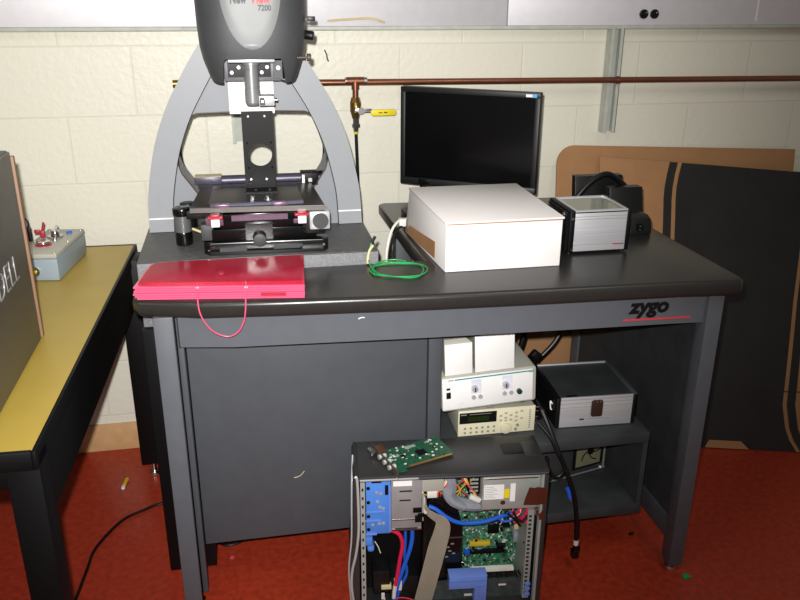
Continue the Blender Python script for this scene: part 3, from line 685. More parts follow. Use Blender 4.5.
obj('badge', box(nb(), .03, .06, .01, .02, .088, .0884), M_blk, cs, Mc)
t = nb(); tube(t, [(-.001, .03, .06), (-.005, .035, .066), (-.005, .03, .048), (-.002, .028, .044)], .0018, 6); obj('handle_end', t, M_white, cs, Mc)

# fan unit inside the shelf
fa, fb = Vector((.80, 1.886, .166)), Vector((1.016, 1.938, .166)); fdv = (fb-fa).normalized(); Mf = frame(fa, fdv, (0, 0, 1))
fu = thing('fan_unit', 'gray box with a square fan grille inside the open shelf', 'fan unit', (.9, 1.98, .164))
obj('housing', box(nb(), -.08, .215, 0, .19, -.17, 0, bev=.003), M_shelf, fu, Mf)
fg = obj('grille_frame', box(nb(), .093, .200, .020, .118, 0, .004, bev=.002), M_blk, fu, Mf)
obj('grille_back', box(nb(), .103, .190, .029, .110, .004, .0055), mat('grille_tan', '#77745c', .5), fg, Mf)
t = nb(); c0 = (.152, .076)
for k in range(5):
    a0 = 2*math.pi*k/5+.5
    tube(t, [(c0[0]+r*math.cos(a0+r*22), c0[1]+r*.85*math.sin(a0+r*22), .0066) for r in (.004, .014, .024, .034, .044)], .0018, 6)
cyl(t, (*c0, .0055), (*c0, .008), .012, seg=18); obj('fan_arms', t, M_blk, fg, Mf)
obj('edge_strip', box(nb(), -.08, .215, .0005, .004, 0, .002), M_mark, fu, Mf)
obj('edge_strip', box(nb(), .206, .211, .004, .17, 0, .002), M_mark, fu, Mf); obj('stud', cyl(nb(), (.198, .006, 0), (.198, .006, .004), .004, seg=8), M_white, fu, Mf)

# function generator
gn = thing('function_generator', 'cream function generator with a black display, lowest in the stack on the shelf', 'instrument', (.62, 1.9, SZ))
Mg = Matrix.Translation((.512, 1.815, SZ)) @ Matrix.Rotation(math.radians(-1), 4, 'Z')
obj('cabinet', box(nb(), 0, .213, .004, .20, .004, .076, bev=.002), M_graybx, gn, Mg)
gp = obj('front_panel', box(nb(), 0, .213, 0, .0045, .002, .078, bev=.001), M_cream, gn, Mg)
dsp = obj('display', box(nb(), .003, .105, -.0015, 0, .040, .072), M_blk, gp, Mg)
obj('lcd', box(nb(), .026, .084, -.002, -.0015, .046, .060), M_lcd, gp, Mg)
t = nb(); box(t, .006, .022, -.0018, -.0015, .0655, .0685); box(t, .03, .09, -.0018, -.0015, .066, .0675); obj('model_print', t, M_mark, gp, Mg)
for i in range(6):
    for j in range(2):
        obj('button', box(nb(), .016+i*.016, .022+i*.016, -.0016, 0, .009+j*.013, .015+j*.013, bev=.0005), M_mark, gp, Mg)
for (u, v) in ((.117, .056), (.131, .063), (.131, .049), (.145, .056), (.117, .042), (.131, .040), (.145, .042), (.160, .062), (.160, .050), (.160, .038), (.175, .066), (.175, .044)):
    obj('button', box(nb(), u-.004, u+.004, -.0018, 0, v-.0028, v+.0028, bev=.0006), M_graybx, gp, Mg)
cy('tuning_knob', mat('knob_cream', '#cdc5a8', .5), gp, (.132, -.008, .018), (.132, 0, .018), .0155, M=Mg, bev=.002)
for v in (.012, .024): cy('output_port', M_mark, gp, (.155+v*.4, -.004, v), (.155+v*.4, 0, v), .004, seg=12, M=Mg)
t = nb()
for k in range(9): box(t, .196, .201, -.0008, 0, .012+k*.0065, .015+k*.0065)
obj('side_marks', t, M_mark, gp, Mg)
for k, v in enumerate((.070, .056, .036, .014)): cy('terminal', M_steel, gn, (.213, .01+.004*k, v), (.226, .008+.004*k, v-.002), .0022, seg=8, M=Mg)

# amplifier, slightly rolled
am = thing('amplifier', 'white-fronted amplifier with teal stripe, tilted above the cream function generator', 'instrument', (.57, 1.90, .475))
Ma = Matrix.Translation((.464, 1.80, .482)) @ Matrix.Rotation(math.radians(-2.6), 4, 'Y')
obj('housing', prism(nb(), rrect(0, .256, 0, .102, .008), 'y', .003, .24, bev=.002), M_graybx, am, Ma)
af = obj('front_panel', box(nb(), .001, .246, -.001, .004, .006, .096, bev=.001), M_white, am, Ma)
for u in (.02, .225): obj('foot', box(nb(), u-.008, u+.008, .02, .04, -.009 if u < .1 else -.012, .001, bev=.002), M_blk, am, Ma)
obj('stripe', box(nb(), .034, .247, -.0016, -.001, .0895, .093), M_teal, af, Ma, label='teal stripe')
for u0 in (.078, .162):
    obj('scale_panel', box(nb(), u0, u0+.028, -.0014, -.001, .044, .086), mat('pale_lilac', '#d9d9e6', .5), af, Ma)
    kb = cy('knob', M_silver, af, (u0+.008, -.014, .063), (u0+.008, -.001, .063), .0078, seg=18, M=Ma)
    obj('pointer', box(nb(), u0+.0065, u0+.0095, -.0150, -.014, .057, .069), M_brown, kb, Ma)
    for q in (.006, .024): cy('jack', M_silver, af, (u0+q, -.006, .036), (u0+q, -.001, .036), .0058, seg=16, M=Ma)
cy('dark_jack', mat('dark_teal', '#173a3a', .3), af, (.208, -.009, .037), (.208, -.001, .037), .0072, seg=16, M=Ma)
obj('switch', box(nb(), .011, .023, -.004, -.001, .040, .058, bev=.001), M_blk, af, Ma); obj('indicator', box(nb(), .012, .022, -.0018, -.001, .064, .070), M_dark, af, Ma)
t = nb(); box(t, .017, .031, -.0016, -.001, .0895, .0925); box(t, .235, .247, -.0016, -.001, .087, .0885); box(t, .12, .136, -.0034, .004, .0005, .0045); obj('print', t, M_mark, af, Ma)
t = nb()
for k in range(5): box(t, .02+k*.003, .05+k*.002, -.0014, -.001, .010+k*.003, .0108+k*.003)
obj('print', t, mat('faint_print', '#c6c6c8', .5), af, Ma)

# white project boxes on the amplifier
Mb = Matrix.Translation((.477, 1.80, .482)) @ Matrix.Rotation(math.radians(-2.6), 4, 'Y')
b1 = thing('project_box', 'left white box on top of the tilted amplifier, partly behind the pillar', 'box', (.48, 1.81, .587), 'white boxes on the amplifier')
obj('face', box(nb(), -.002, .071, .006, .010, .1027, .190, bev=.001), M_white, b1, Mb)
obj('case', prism(nb(), [(-.002, .1027), (.071, .1027), (.071, .190), (.055, .203), (-.002, .203)], 'y', .010, .11), M_graybx, b1, Mb)
b2 = thing('project_box', 'right white box on top of the tilted amplifier, wider of the two', 'box', (.58, 1.83, .60), 'white boxes on the amplifier')
obj('face', box(nb(), .078, .184, .006, .010, .1027, .206, bev=.001), M_white, b2, Mb)
obj('case', prism(nb(), [(.010, .1027), (.15, .1027), (.075, .20), (.010, .205)], 'x', .080, .182), M_graybx, b2, Mb)

# hanging cables in front of the shelf and behind it
hc = thing('hanging_cable', 'black cable hanging past the open shelf with a square plug at its end', 'cable', (.80, 1.70, .05))
tb('cable', M_blk, hc, [(.735, 1.79, .470), (.752, 1.76, .42), (.772, 1.735, .36), (.795, 1.722, .30), (.818, 1.718, .23), (.829, 1.715, .16), (.833, 1.712, .09)], .0065)
t = nb(); box(t, .822, .842, 1.703, 1.722, .036, .062, bev=.003); box(t, .828, .845, 1.705, 1.72, .060, .074, bev=.002); obj('plug', t, M_blkg, hc)
tb('plug_sleeve', M_wwire, hc, [(.833, 1.712, .078), (.833, 1.712, .094)], .0070, smooth=False)
c2_ = thing('loop_cable', 'second black cable drooping in a loop beside the computer tower', 'cable', (.75, 1.73, .3))
tb('cable', M_blk, c2_, [(.72, 1.775, .440), (.745, 1.745, .41), (.762, 1.728, .37), (.782, 1.722, .33), (.772, 1.720, .305), (.754, 1.722, .305), (.738, 1.728, .335), (.735, 1.733, .36)], .0045)
tb('blue_plug', M_bwire, c2_, [(.792, 1.712, .268), (.797, 1.711, .255), (.802, 1.710, .236)], .0055, label='blue plug')
tb('plug_tip', M_steel, c2_, [(.802, 1.710, .236), (.806, 1.709, .226)], .003, smooth=False)
rc = thing('rear_cable', 'black cables hanging behind the amplifier in front of brown cardboard', 'cable', (.80, 2.2, .5))
tb('cable', M_blk, rc, [(.852, 2.225, .80), (.842, 2.225, .64), (.833, 2.22, .53), (.829, 2.215, .487), (.818, 2.215, .445), (.80, 2.212, .40)], .010, seg=10)
tb('cable', M_blk, rc, [(1.06, 2.24, .76), (1.01, 2.235, .60), (.966, 2.225, .515), (.934, 2.215, .462), (.886, 2.21, .414), (.866, 2.205, .40)], .007, seg=10)
obj('plug', box(nb(), -.018, .018, -.012, .012, -.02, .02, bev=.006), M_blk, rc, Matrix.Translation((.868, 2.208, .420)) @ Matrix.Rotation(.7, 4, 'Y'))
tb('cable', M_blk, rc, [(.85, 2.19, .425), (.812, 2.08, .44), (.765, 1.98, .435), (.758, 1.90, .42), (.754, 1.85, .410)], .009, seg=8)

# ================================================================== OPEN COMPUTER TOWER
pc = thing('computer_tower', 'black computer tower on the floor, side panel off, circuitry showing', 'computer', (.45, 1.66, 0))
Mp = Matrix.Translation((.217, 1.606, 0)) @ Matrix.Rotation(math.radians(-6.15), 4, 'Z')
def P(name, m, *a, bev=0, parent=pc, label=None): return obj(name, box(nb(), *a, bev=bev), m, parent, Mp, label=label)
M_cover = mat('tower_cover', '#2e2d2d', .38, var=.05, bump=.04, bscale=500)
tp = P('top_cover', M_cover, -.004, .4585, 0, .166, .424, .440, bev=.006)
t = nb(); prism(t, rrect(.36, .425, .075, .125, .006), 'z', .440, .4415, bev=.0006); obj('grip_recess', t, M_blk, tp, Mp)
t = nb(); prism(t, rrect(.412, .452, .06, .13, .006), 'z', .440, .442, bev=.0006); obj('latch_plate', t, M_cover, tp, Mp)
P('edge_highlight', M_silver, .0, .14, -.0012, .002, .4285, .4335, bev=.001, parent=tp)  # silver strip painted in as the highlight on the rounded top edge
P('edge_highlight', M_deskd, .14, .455, -.0008, .002, .4285, .4330, bev=.001, parent=tp)  # painted edge highlight continues in gray, lighter than the cover
P('far_panel', M_cover, 0, .457, .158, .166, .012, .424)
P('bottom_panel', M_cover, 0, .457, .002, .166, .010, .022)
P('rear_panel', M_cover, .447, .4575, 0, .166, .012, .424, bev=.002)
P('rear_flange', M_psu, .441, .448, .004, .02, .02, .424)
t = nb()
prism(t, [(-.003, .438), (-.010, .440), (-.016, .425), (-.017, .34), (-.017, .27), (-.021, .22), (-.027, .17), (-.027, .10), (-.021, .04), (-.014, .012), (-.003, .012)], 'y', .002, .166, bev=.003)
fz = obj('front_bezel', t, M_cover, pc, Mp)
obj('bezel_trim', tube(nb(), [(-.012, .002, .441), (-.006, .001, .43), (-.004, -.001, .34), (-.005, -.001, .28), (-.012, -.001, .22), (-.022, -.001, .17), (-.024, -.001, .12), (-.018, -.001, .06), (-.012, -.001, .02)], .0034, 8), M_silver, fz, Mp)
obj('bezel_trim', tube(nb(), [(-.014, .10, .440), (-.018, .05, .40), (-.020, .03, .33), (-.022, .02, .25), (-.030, .015, .16), (-.026, .012, .06)], .0022, 8), M_silver, fz, Mp)
for x in (.03, .42):
    for y in (.02, .145): cy('foot', M_blk, pc, (x, y, 0), (x, y, .011), .012, seg=16, M=Mp)
# metal strip at the open edge
ps = P('slotted_strip', M_psu, .001, .012, .002, .010, .022, .424)
for k in range(16): obj('slot', box(nb(), .004, .0085, .0012, .002, .04+k*.024, .048+k*.024), M_dark, ps, Mp)
P('strip_side', M_blk, .0, .006, .010, .15, .02, .27)
# blue drive cage
bc_ = P('drive_cage', M_blue, .014, .074, .006, .10, .272, .421, bev=.003, label='blue plastic drive cage')
for z in (.287, .325, .365, .405): cy('cage_hole', M_blkm, bc_, (.020, .0045, z), (.020, .0062, z), .0045, seg=12, M=Mp)
P('cage_slot', M_blkm, .060, .068, .0048, .0062, .385, .412, parent=bc_); P('cage_slot', M_blkm, .028, .052, .0048, .0062, .4195, .4225, parent=bc_)
for (u, v) in ((.040, .392), (.050, .388), (.042, .366), (.048, .350), (.056, .346), (.030, .300), (.046, .303), (.056, .303)): P('cage_clip', M_grayc, u-.004, u+.004, .0042, .0062, v-.004, v+.004, bev=.001, parent=bc_)
t = nb(); box(t, .014, .040, .0025, .006, .272, .276); box(t, .012, .050, .002, .006, .312, .314); box(t, .014, .060, .003, .006, .337, .339); box(t, .07, .074, .003, .006, .28, .41); obj('cage_rib', t, M_blue2, bc_, Mp)
P('cage_tab', M_blue, .012, .030, .006, .05, .236, .262, bev=.004); P('cage_tab', M_blue, .016, .034, .006, .05, .218, .234, bev=.006)
# grey bay
by = P('drive_bay', M_cage, .075, .149, .007, .12, .279, .423, bev=.001)
P('bay_label', M_white, .080, .125, .006, .0075, .407, .421, parent=by)
t = nb()
for (a, b, v) in ((.095, .125, .392), (.095, .122, .366), (.085, .14, .284)): box(t, a, b, .0062, .0075, v-.002, v+.002)
obj('bay_slot', t, M_dark, by, Mp)
t = nb(); box(t, .077, .14, .0058, .0075, .309, .3115); box(t, .077, .15, .0055, .02, .279, .283); obj('bay_rib', t, M_steel, by, Mp)
t = nb(); box(t, .128, .149, .004, .0075, .330, .344, bev=.001); box(t, .133, .151, .004, .0075, .302, .322, bev=.001); box(t, .140, .154, .004, .0075, .317, .327); obj('connector', t, M_blkm, by, Mp)
dr = P('optical_drive', M_graybx, .150, .206, .03, .13, .372, .421, bev=.001)
P('side_bar', M_psu, .151, .1545, .012, .02, .30, .375)
# power supply
pu = P('power_supply', M_psu, .300, .445, .022, .155, .316, .421, bev=.002)
t = nb(); box(t, .303, .438, .020, .0225, .404, .407); box(t, .303, .44, .0195, .0225, .416, .419); obj('psu_rib', t, M_steel, pu, Mp)
lb = P('psu_label', M_white, .3035, .353, .0208, .022, .347, .388, parent=pu)
t = nb()
for k in range(7): box(t, .306, .306+.02+.02*random.random(), .0204, .0209, .352+k*.005, .3528+k*.005)
obj('label_print', t, M_mark, lb, Mp)
P('psu_label', M_yel, .3535, .3665, .0206, .022, .350, .374, parent=pu, label='yellow sticker'); P('psu_label', M_white, .369, .3815, .0208, .022, .339, .390, parent=pu, label='narrow white sticker')
cy('psu_hole', M_brown, pu, (.352, .0208, .336), (.352, .0222, .336), .0062, M=Mp)
P('vent_grille', M_blkm, .270, .299, .05, .15, .345, .421)
t = nb()
for k in range(6): box(t, .273, .294, .0485, .0505, .352+k*.011, .357+k*.011)
obj('vent_bar', t, M_psu, pc, Mp)
obj('brown_tape', prism(nb(), [(.398, .343), (.401, .360), (.410, .392), (.424, .390), (.430, .392), (.455, .388), (.456, .343), (.43, .341)], 'y', -.0012, -.0002), M_brown, pc, Mp, label='shiny brown tape')
obj('tape_crease', box(box(nb(), .427, .4285, -.0022, -.001, .342, .391), .4475, .449, -.0022, -.001, .342, .389), M_copper, pc, Mp)
obj('tape_scrap', prism(nb(), [(.440, .296), (.452, .298), (.452, .328), (.446, .325), (.444, .318), (.438, .312)], 'y', -.0012, 0), M_brown, pc, Mp)
# motherboard and bits
mbd = P('motherboard', M_pcb, .235, .440, .147, .157, .030, .330)
def mbb(name, m, u0, u1, v0, v1, h, lab=None): return obj(name, box(nb(), u0, u1, .147-h, .147, v0, v1, bev=min(.001, h/4)), m, mbd, Mp, label=lab)
mbb('slot', M_ywire, .296, .352, .118, .130, .012, 'yellow slot'); mbb('slot', M_blk, .298, .392, .092, .101, .012); mbb('slot', M_wwire, .30, .40, .032, .042, .012); mbb('slot', M_blk, .37, .395, .108, .117, .01)
mbb('chip', M_blkm, .345, .375, .152, .182, .006); mbb('chip', M_blk, .385, .405, .168, .18, .005); mbb('port_block', M_grayc, .410, .438, .14, .17, .03); mbb('port_block', M_beige, .41, .436, .18, .2, .03); mbb('heat_sink', M_psu, .245, .275, .24, .28, .025)
mbb('header', M_bwire, .36, .385, .192, .200, .012); mbb('header', M_bwire, .283, .297, .09, .104, .012)
for k in range(88):
    u, v = random.uniform(.27, .435), random.uniform(.045, .29)
    k_ = random.random()
    if k_ < .35: cy('capacitor', random.choice((M_blk, M_steel, M_gwire, M_steel)), mbd, (u, .147, v), (u, .147-random.uniform(.006, .014), v), random.uniform(.0025, .0045), seg=10, M=Mp)
    else:
        a, b = random.uniform(.0015, .006), random.uniform(.0012, .004)
        mbb('component', random.choice((M_dark, M_wwire, M_goldp, M_blkm, M_steel, M_wwire, M_psu)), u-a, u+a, v-b, v+b, random.uniform(.002, .006))
for nm, m_, cnt in (('small_components', M_wwire, 190), ('dark_components', M_dark, 110)):
    t = nb()
    for k in range(cnt):
        u, v = random.uniform(.262, .432), random.uniform(.045, .325); a, b = random.uniform(.0008, .0024), random.uniform(.0007, .0018)
        box(t, u-a, u+a, .144, .1472, v-b, v+b)
    tag(obj(nm, t, m_, mbd, Mp), kind='stuff')
# black fan shroud
t = nb(); prism(t, [(.158, .052), (.158, .30), (.185, .335), (.225, .325), (.250, .285), (.262, .235), (.264, .105), (.25, .085)], 'y', .06, .146, bev=.006, seg=3)
fs = obj('fan_shroud', t, M_blkg, pc, Mp)
obj('shroud_line', box(nb(), .215, .264, .0585, .0605, .208, .2105), M_trim, fs, Mp)
t = nb()
for q in ((.225, .18), (.236, .19), (.23, .168), (.24, .16), (.222, .15)): box(t, q[0]-.004, q[0]+.004, .0585, .0605, q[1]-.0015, q[1]+.0015)
obj('shroud_print', t, M_mark, fs, Mp)
P('inner_wall', M_blkm, .014, .158, .10, .156, .03, .27)
P('lower_block', M_blk, .03, .075, .04, .10, .06, .13, bev=.004); P('lower_block', M_blk, .075, .15, .05, .12, .03, .10, bev=.004)
P('lower_connector', M_beige, .052, .078, .035, .05, .076, .088, bev=.001); P('lower_connector', M_wwire, .085, .105, .035, .05, .07, .10, bev=.002)
# lower card and blue retaining bracket
P('expansion_card', mat('dark_card', '#3c4444', .35, var=.3, scale=60), .16, .425, .05, .056, .015, .078)
P('card_mark', M_wwire, .36, .38, .0485, .05, .058, .062); P('card_mark', M_wwire, .27, .29, .0485, .05, .03, .036)
t = nb()
for k in range(12): cyl(t, (.33+k*.0085, .046, .088+.004*(k % 3)), (.33+k*.0085, .066, .088), .0032, seg=8)
obj('card_capacitors', t, M_blk, pc, Mp)
P('card_connector', M_wwire, .29, .40, .056, .07, .098, .106)
obj('retaining_bracket', prism(nb(), [(.224, .121), (.322, .120), (.322, .03), (.290, .03), (.290, .082), (.224, .082)], 'y', .014, .05, bev=.003), M_blue2, pc, Mp, label='blue plastic L-shaped bracket')
t = nb(); box(t, .226, .32, .0125, .0145, .107, .109); box(t, .293, .320, .0125, .0145, .09, .092); obj('bracket_rib', t, M_blue, pc, Mp)
# rear slot strip
rs = P('slot_covers', M_psu, .420, .436, .03, .13, .03, .305)
for k in range(20): obj('slot', box(nb(), .423, .430, .0292, .0302, .045+k*.0125, .051+k*.0125), M_dark, rs, Mp)
for z in (.075, .042, .06): P('slot_clip', M_blue2, .424, .438, .022, .03, z, z+.008, bev=.002)
t = nb(); box(t, .434, .442, .008, .02, .30, .322, bev=.002); obj('latch_pin', t, M_steel, pc, Mp)
# cables
def ribbon(path, w0, w1):
    t = nb(); pts = spline(path, 8); prev = None
    for i, p in enumerate(pts):
        q = i/(len(pts)-1); w = w0+(w1-w0)*min(1, q*1.6); d_ = (pts[min(i+1, len(pts)-1)]-pts[max(i-1, 0)]).normalized()
        s = Vector((0, 1, 0)).cross(d_); s = s.normalized()*w/2+Vector((0, .006*(1-q), 0))
        r = [t.verts.new(p+s), t.verts.new(p-s)]
        if prev: t.faces.new((prev[0], prev[1], r[1], r[0]))
        prev = r
    bmesh.ops.solidify(t, geom=t.faces[:], thickness=.0012); return t
obj('ribbon_cable', ribbon([(.160, .05, .345), (.160, .042, .318), (.178, .03, .303), (.200, .026, .288), (.205, .028, .262), (.193, .032, .20), (.182, .034, .142), (.170, .036, .08), (.158, .038, .02)], .008, .046), M_ribbon, pc, Mp, label='flat beige ribbon cable')
def wire(name, m, pts, r, lab=None): return obj(name, tube(nb(), pts, r, 8), m, pc, Mp, label=lab)
wire('thick_cable', M_bwire, [(.172, .05, .315), (.19, .045, .308), (.215, .04, .288), (.245, .04, .270), (.28, .045, .262), (.32, .045, .266), (.36, .05, .276), (.40, .055, .280)], .0052, 'blue cable')
wire('drive_cable', M_rwire, [(.06, .03, .262), (.08, .03, .262), (.098, .03, .248), (.105, .03, .218), (.100, .03, .18), (.094, .03, .135), (.088, .032, .09)], .0052, 'red cable')
wire('drive_cable', M_wwire, [(.088, .032, .092), (.086, .033, .075), (.084, .034, .05)], .0054)
wire('drive_cable', M_bwire, [(.128, .035, .279), (.130, .033, .24), (.124, .032, .20), (.108, .032, .145), (.094, .034, .09), (.082, .036, .03)], .0055, 'blue cable')
wire('drive_cable', M_bwire, [(.113, .045, .279), (.114, .045, .22), (.112, .045, .17), (.118, .045, .12), (.105, .045, .08), (.09, .045, .03)], .004, 'blue cable')
wire('thin_wire', M_wwire, [(.036, .03, .232), (.044, .03, .216), (.05, .03, .196)], .0012)
wire('grey_sheath', M_grayc, [(.215, .07, .418), (.222, .06, .395), (.228, .06, .365), (.225, .065, .335), (.245, .07, .312), (.275, .07, .300), (.31, .075, .296), (.36, .08, .300)], .0165, 'gray cable sheath')
wire('grey_sheath', M_grayc, [(.212, .06, .38), (.218, .055, .345), (.232, .055, .322), (.262, .06, .302)], .012)
cols = [M_ywire, M_redl, M_blk, M_ywire, M_wwire, M_redl]
for k in range(6):
    o = k*.004
    wire('power_wire', cols[k], [(.205+o, .05+o, .417), (.203+o*.6, .045, .40-o), (.190+o*.5, .04, .383-o*.6), (.172+o, .04, .374-o)], .0018)
    wire('power_wire', cols[(k+1) % 6], [(.236+o*.6, .05, .418), (.248+o*.6, .042, .402), (.262+o*.4, .038, .385-o*.5), (.277+o*.4, .036, .368-o*.8), (.288+o*.3, .04, .352-o)], .0018)
for k in range(9):
    a = .168+.012*k; c_ = random.choice(cols)
    wire('power_wire', c_, [(a+random.uniform(-.01, .01), .055, .418-.004*(k % 3)), (a+random.uniform(-.02, .02), .05, .39), (a+random.uniform(-.03, .03), .055, .365), (a+random.uniform(-.02, .03), .06, .335)], .0014)
for k in range(6):
    a = .355+.012*k
    wire('port_wire', random.choice((M_blk, M_rwire, M_bwire, M_wwire, M_blk)), [(a, .06, .308), (a+random.uniform(-.02, .02), .05, .285), (a+random.uniform(-.02, .02), .055, .262), (a+random.uniform(-.02, .02), .07, .235)], .0022)
P('power_plug', M_wwire, .165, .19, .03, .042, .352, .371, bev=.002); obj('power_plug', box(nb(), -.015, .015, -.006, .006, -.006, .006, bev=.002), M_wwire, pc, Mp @ Matrix.Translation((.284, .032, .345)) @ Matrix.Rotation(.5, 4, 'Y'))
wire('power_wire', M_wwire, [(.152, .03, .372), (.156, .026, .35), (.155, .028, .325), (.162, .03, .31)], .004)
for k, (m, pts) in enumerate(((M_rwire, [(.425, .04, .31), (.418, .038, .295), (.41, .04, .275), (.40, .045, .258)]), (M_rwire, [(.416, .038, .262), (.425, .04, .27), (.42, .045, .29)]), (M_blk, [(.385, .04, .292), (.395, .035, .275), (.412, .035, .268), (.425, .04, .29)]), (M_blk, [(.372, .045, .285), (.39, .04, .27), (.405, .04, .25)]), (M_brown, [(.43, .04, .295), (.435, .038, .25), (.432, .04, .21), (.42, .05, .19)]), (M_bwire, [(.35, .06, .262), (.37, .055, .255), (.39, .055, .262)]), (M_redl, [(.40, .04, .312), (.395, .04, .29), (.385, .05, .28)]))):
    wire('port_wire', m, pts, .0035 if k != 1 else .007)
wire('curl_wire', M_redl, [(.08, .04, .035), (.10, .038, .045), (.125, .038, .04), (.145, .04, .025)], .0016)
t = nb(); box(t, .052, .06, .03, .036, .05, .066); tube(t, [(.055, .032, .066), (.058, .032, .056), (.06, .032, .048)], .0025, 6); obj('white_clip', t, M_wwire, pc, Mp)

# expansion card lying on the tower
pcC = [Vector((.240, 1.659)), Vector((.289, 1.589)), Vector((.452, 1.638)), Vector((.418, 1.731))]
cd = thing('expansion_card', 'green circuit card with metal bracket lying on the computer tower', 'circuit card', (.345, 1.655, .442))
Mk = frame((.299, 1.595, .4455), (.161, .048, 0), (-.052, .075, 0)) @ Matrix.Scale(1.05, 4)         # local x along the gold edge, y away, z up
def K(name, m, u0, u1, v0, v1, z0, z1, parent=cd, bev=0, label=None): return obj(name, box(nb(), u0, u1, v0, v1, z0, z1, bev=bev), m, parent, Mk, label=label)
brd = obj('board', prism(nb(), [(.004, .0), (.034, .0), (.034, .012), (.042, .012), (.165, .014), (.165, .10), (.004, .10)], 'z', 0, .0018), M_green, cd, Mk)
K('gold_fingers', M_goldp, .045, .158, .0115, .0165, .0004, .0024, parent=brd)
K('chip', M_blkm, .085, .108, .042, .062, .0018, .004, parent=brd); K('chip', M_blkm, .045, .055, .052, .062, .0018, .0035, parent=brd); K('chip', M_psu, .07, .098, .082, .09, .0018, .0035, parent=brd)
for k in range(55):
    u, v = random.uniform(.01, .16), random.uniform(.02, .096); a, b = random.uniform(.001, .0035), random.uniform(.0008, .002)
    K('component', random.choice((M_wwire, M_wwire, M_psu, M_dark)), u-a, u+a, v-b, v+b, .0018, .0034, parent=brd)
M_ox = mat('oxidised_bracket', '#5b5045', .4, metal=.5)
br_ = K('bracket', M_ox, -.001, .003, -.016, .118, -.0005, .016, bev=.0008)
for v in (.02, .045, .07): cy('jack', M_silver, br_, (-.006, v, .008), (.012, v, .008), .006, seg=14, M=Mk)
K('connector', M_copper, .003, .022, .084, .112, .0018, .014, bev=.002); K('connector', M_steel, -.016, -.001, .088, .114, .001, .013, bev=.003)
obj('bracket_foot', cyl(nb(), (-.001, -.013, -.0028), (.003, -.013, .002), .0025, seg=8), M_psu, br_, Mk)

# ================================================================== LEFT BENCH
bn = thing('work_bench', 'yellow-topped black steel bench against the wall', 'bench', (-.8, 1.93, 0))
Mw = Matrix.Translation((-.389, 1.30, 0)) @ Matrix.Rotation(math.radians(-1.8), 4, 'Z') @ Matrix.Translation((.389, -1.30, 0))
BX = -.386
bx('bench_top', M_bench, bn, -1.4, BX-.008, 1.30, 2.50, .758, .7705, M=Mw)
t = nb(); box(t, BX-.008, BX, 1.29, 2.508, .735, .772, bev=.002); box(t, -1.4, BX-.008, 1.29, 1.30, .735, .772, bev=.002); box(t, -1.4, BX-.008, 2.50, 2.508, .735, .772, bev=.002); obj('edge_band', t, M_blkm, bn, Mw)
bx('side_apron', M_blkm, bn, BX-.035, BX-.003, 1.30, 2.49, .608, .735, bev=.003, M=Mw)
bx('front_apron', M_blkm, bn, -1.4, BX-.036, 1.30, 1.33, .695, .757, bev=.003, M=Mw)
for x, y in ((BX-.058, 1.297), (BX-.045, 2.38), (-1.38, 1.30), (-1.38, 2.45)):
    t = nb(); w_ = .058 if y < 2 else .062
    box(t, x, x+w_, y, y+.09 if y > 2 else y+.055, .055 if y > 2 else .025, .758, bev=.003); obj('leg', t, M_blkm, bn, Mw)
    c = (x+w_/2, y+.04); t = nb(); cyl(t, (*c, 0), (*c, .008), .018, .016, 20); cyl(t, (*c, .008), (*c, .056 if y > 2 else .026), .008, seg=12); obj('levelling_foot', t, M_steel, bn, Mw)
bx('wear_line', M_mark, bn, BX-.02, BX-.017, 1.2955, 1.2966, .742, .756, M=Mw)

# second computer tower on the bench
dt = thing('desktop_computer', 'dark gray computer tower standing on the yellow bench', 'computer', (-.57, 1.58, .772))
prof = [(1.787, .775), (1.787, 1.198), (1.32, 1.198), (1.32, .815)] + [(1.36-.04*math.cos(math.radians(a)), .815-.04*math.sin(math.radians(a))) for a in range(15, 91, 15)]
obj('side_panel', prism(nb(), prof, 'x', -.486, -.478, bev=.003, seg=3), M_dell, dt)
obj('body', prism(nb(), [(1.775, .773), (1.775, 1.194), (1.335, 1.194), (1.335, .773)], 'x', -.65, -.486, bev=.004), M_blk, dt)
bx('top_cover', M_deskd, dt, -.65, -.482, 1.325, 1.787, 1.194, 1.201, bev=.004)
text('lettering', 'DELL', .082, M_silver, dt, frame((-.4775, 1.55, .950), (0, 1, 0), (0, 0, 1)), bold=-.022, sx=.85, label='outlined silver lettering')
t = nb(); box(t, -.53, -.4765, 1.80, 1.812, .7725, 1.185, bev=.001)
tag(obj('wooden_slat', t, M_wood, loc=(-.5, 1.806, .772)), 'narrow reddish wooden slat standing behind the gray computer tower', 'slat')

# control box
cb = thing('control_box', 'gray metal control box with knobs and indicator on the yellow bench', 'control box', (-.54, 2.32, .772))
Mo = Matrix.Translation((-.514, 2.192, .772)) @ Matrix.Rotation(math.radians(-7.5), 4, 'Z')
obj('enclosure', box(nb(), -.105, 0, 0, .243, .0005, .062, bev=.004), M_boxg, cb, Mo)
ld = obj('lid', box(nb(), -.105, .0005, -.001, .244, .063, .076, bev=.003), M_lidg, cb, Mo)
for u in (-.098, -.007):
    for v in (.008, .12, .236): cy('lid_screw', M_steel, ld, (u, v, .076), (u, v, .078), .004, seg=10, M=Mo)
r1 = cy('red_ring', M_redc, ld, (-.062, .085, .076), (-.062, .085, .079), .022, M=Mo); cy('push_button', M_chrome, r1, (-.062, .085, .079), (-.062, .085, .088), .018, M=Mo, bev=.003); cy('button_cap', M_redc, r1, (-.062, .085, .088), (-.062, .085, .0885), .007, M=Mo)
r2 = cy('knob_ring', M_steel, ld, (-.056, .165, .076), (-.056, .165, .080), .022, M=Mo); cy('selector_knob', M_chrome, r2, (-.056, .165, .080), (-.056, .165, .096), .013, .009, M=Mo, bev=.003)
cy('knob_top', M_lidg, r2, (-.056, .172, .096), (-.050, .176, .106), .004, seg=10, M=Mo)
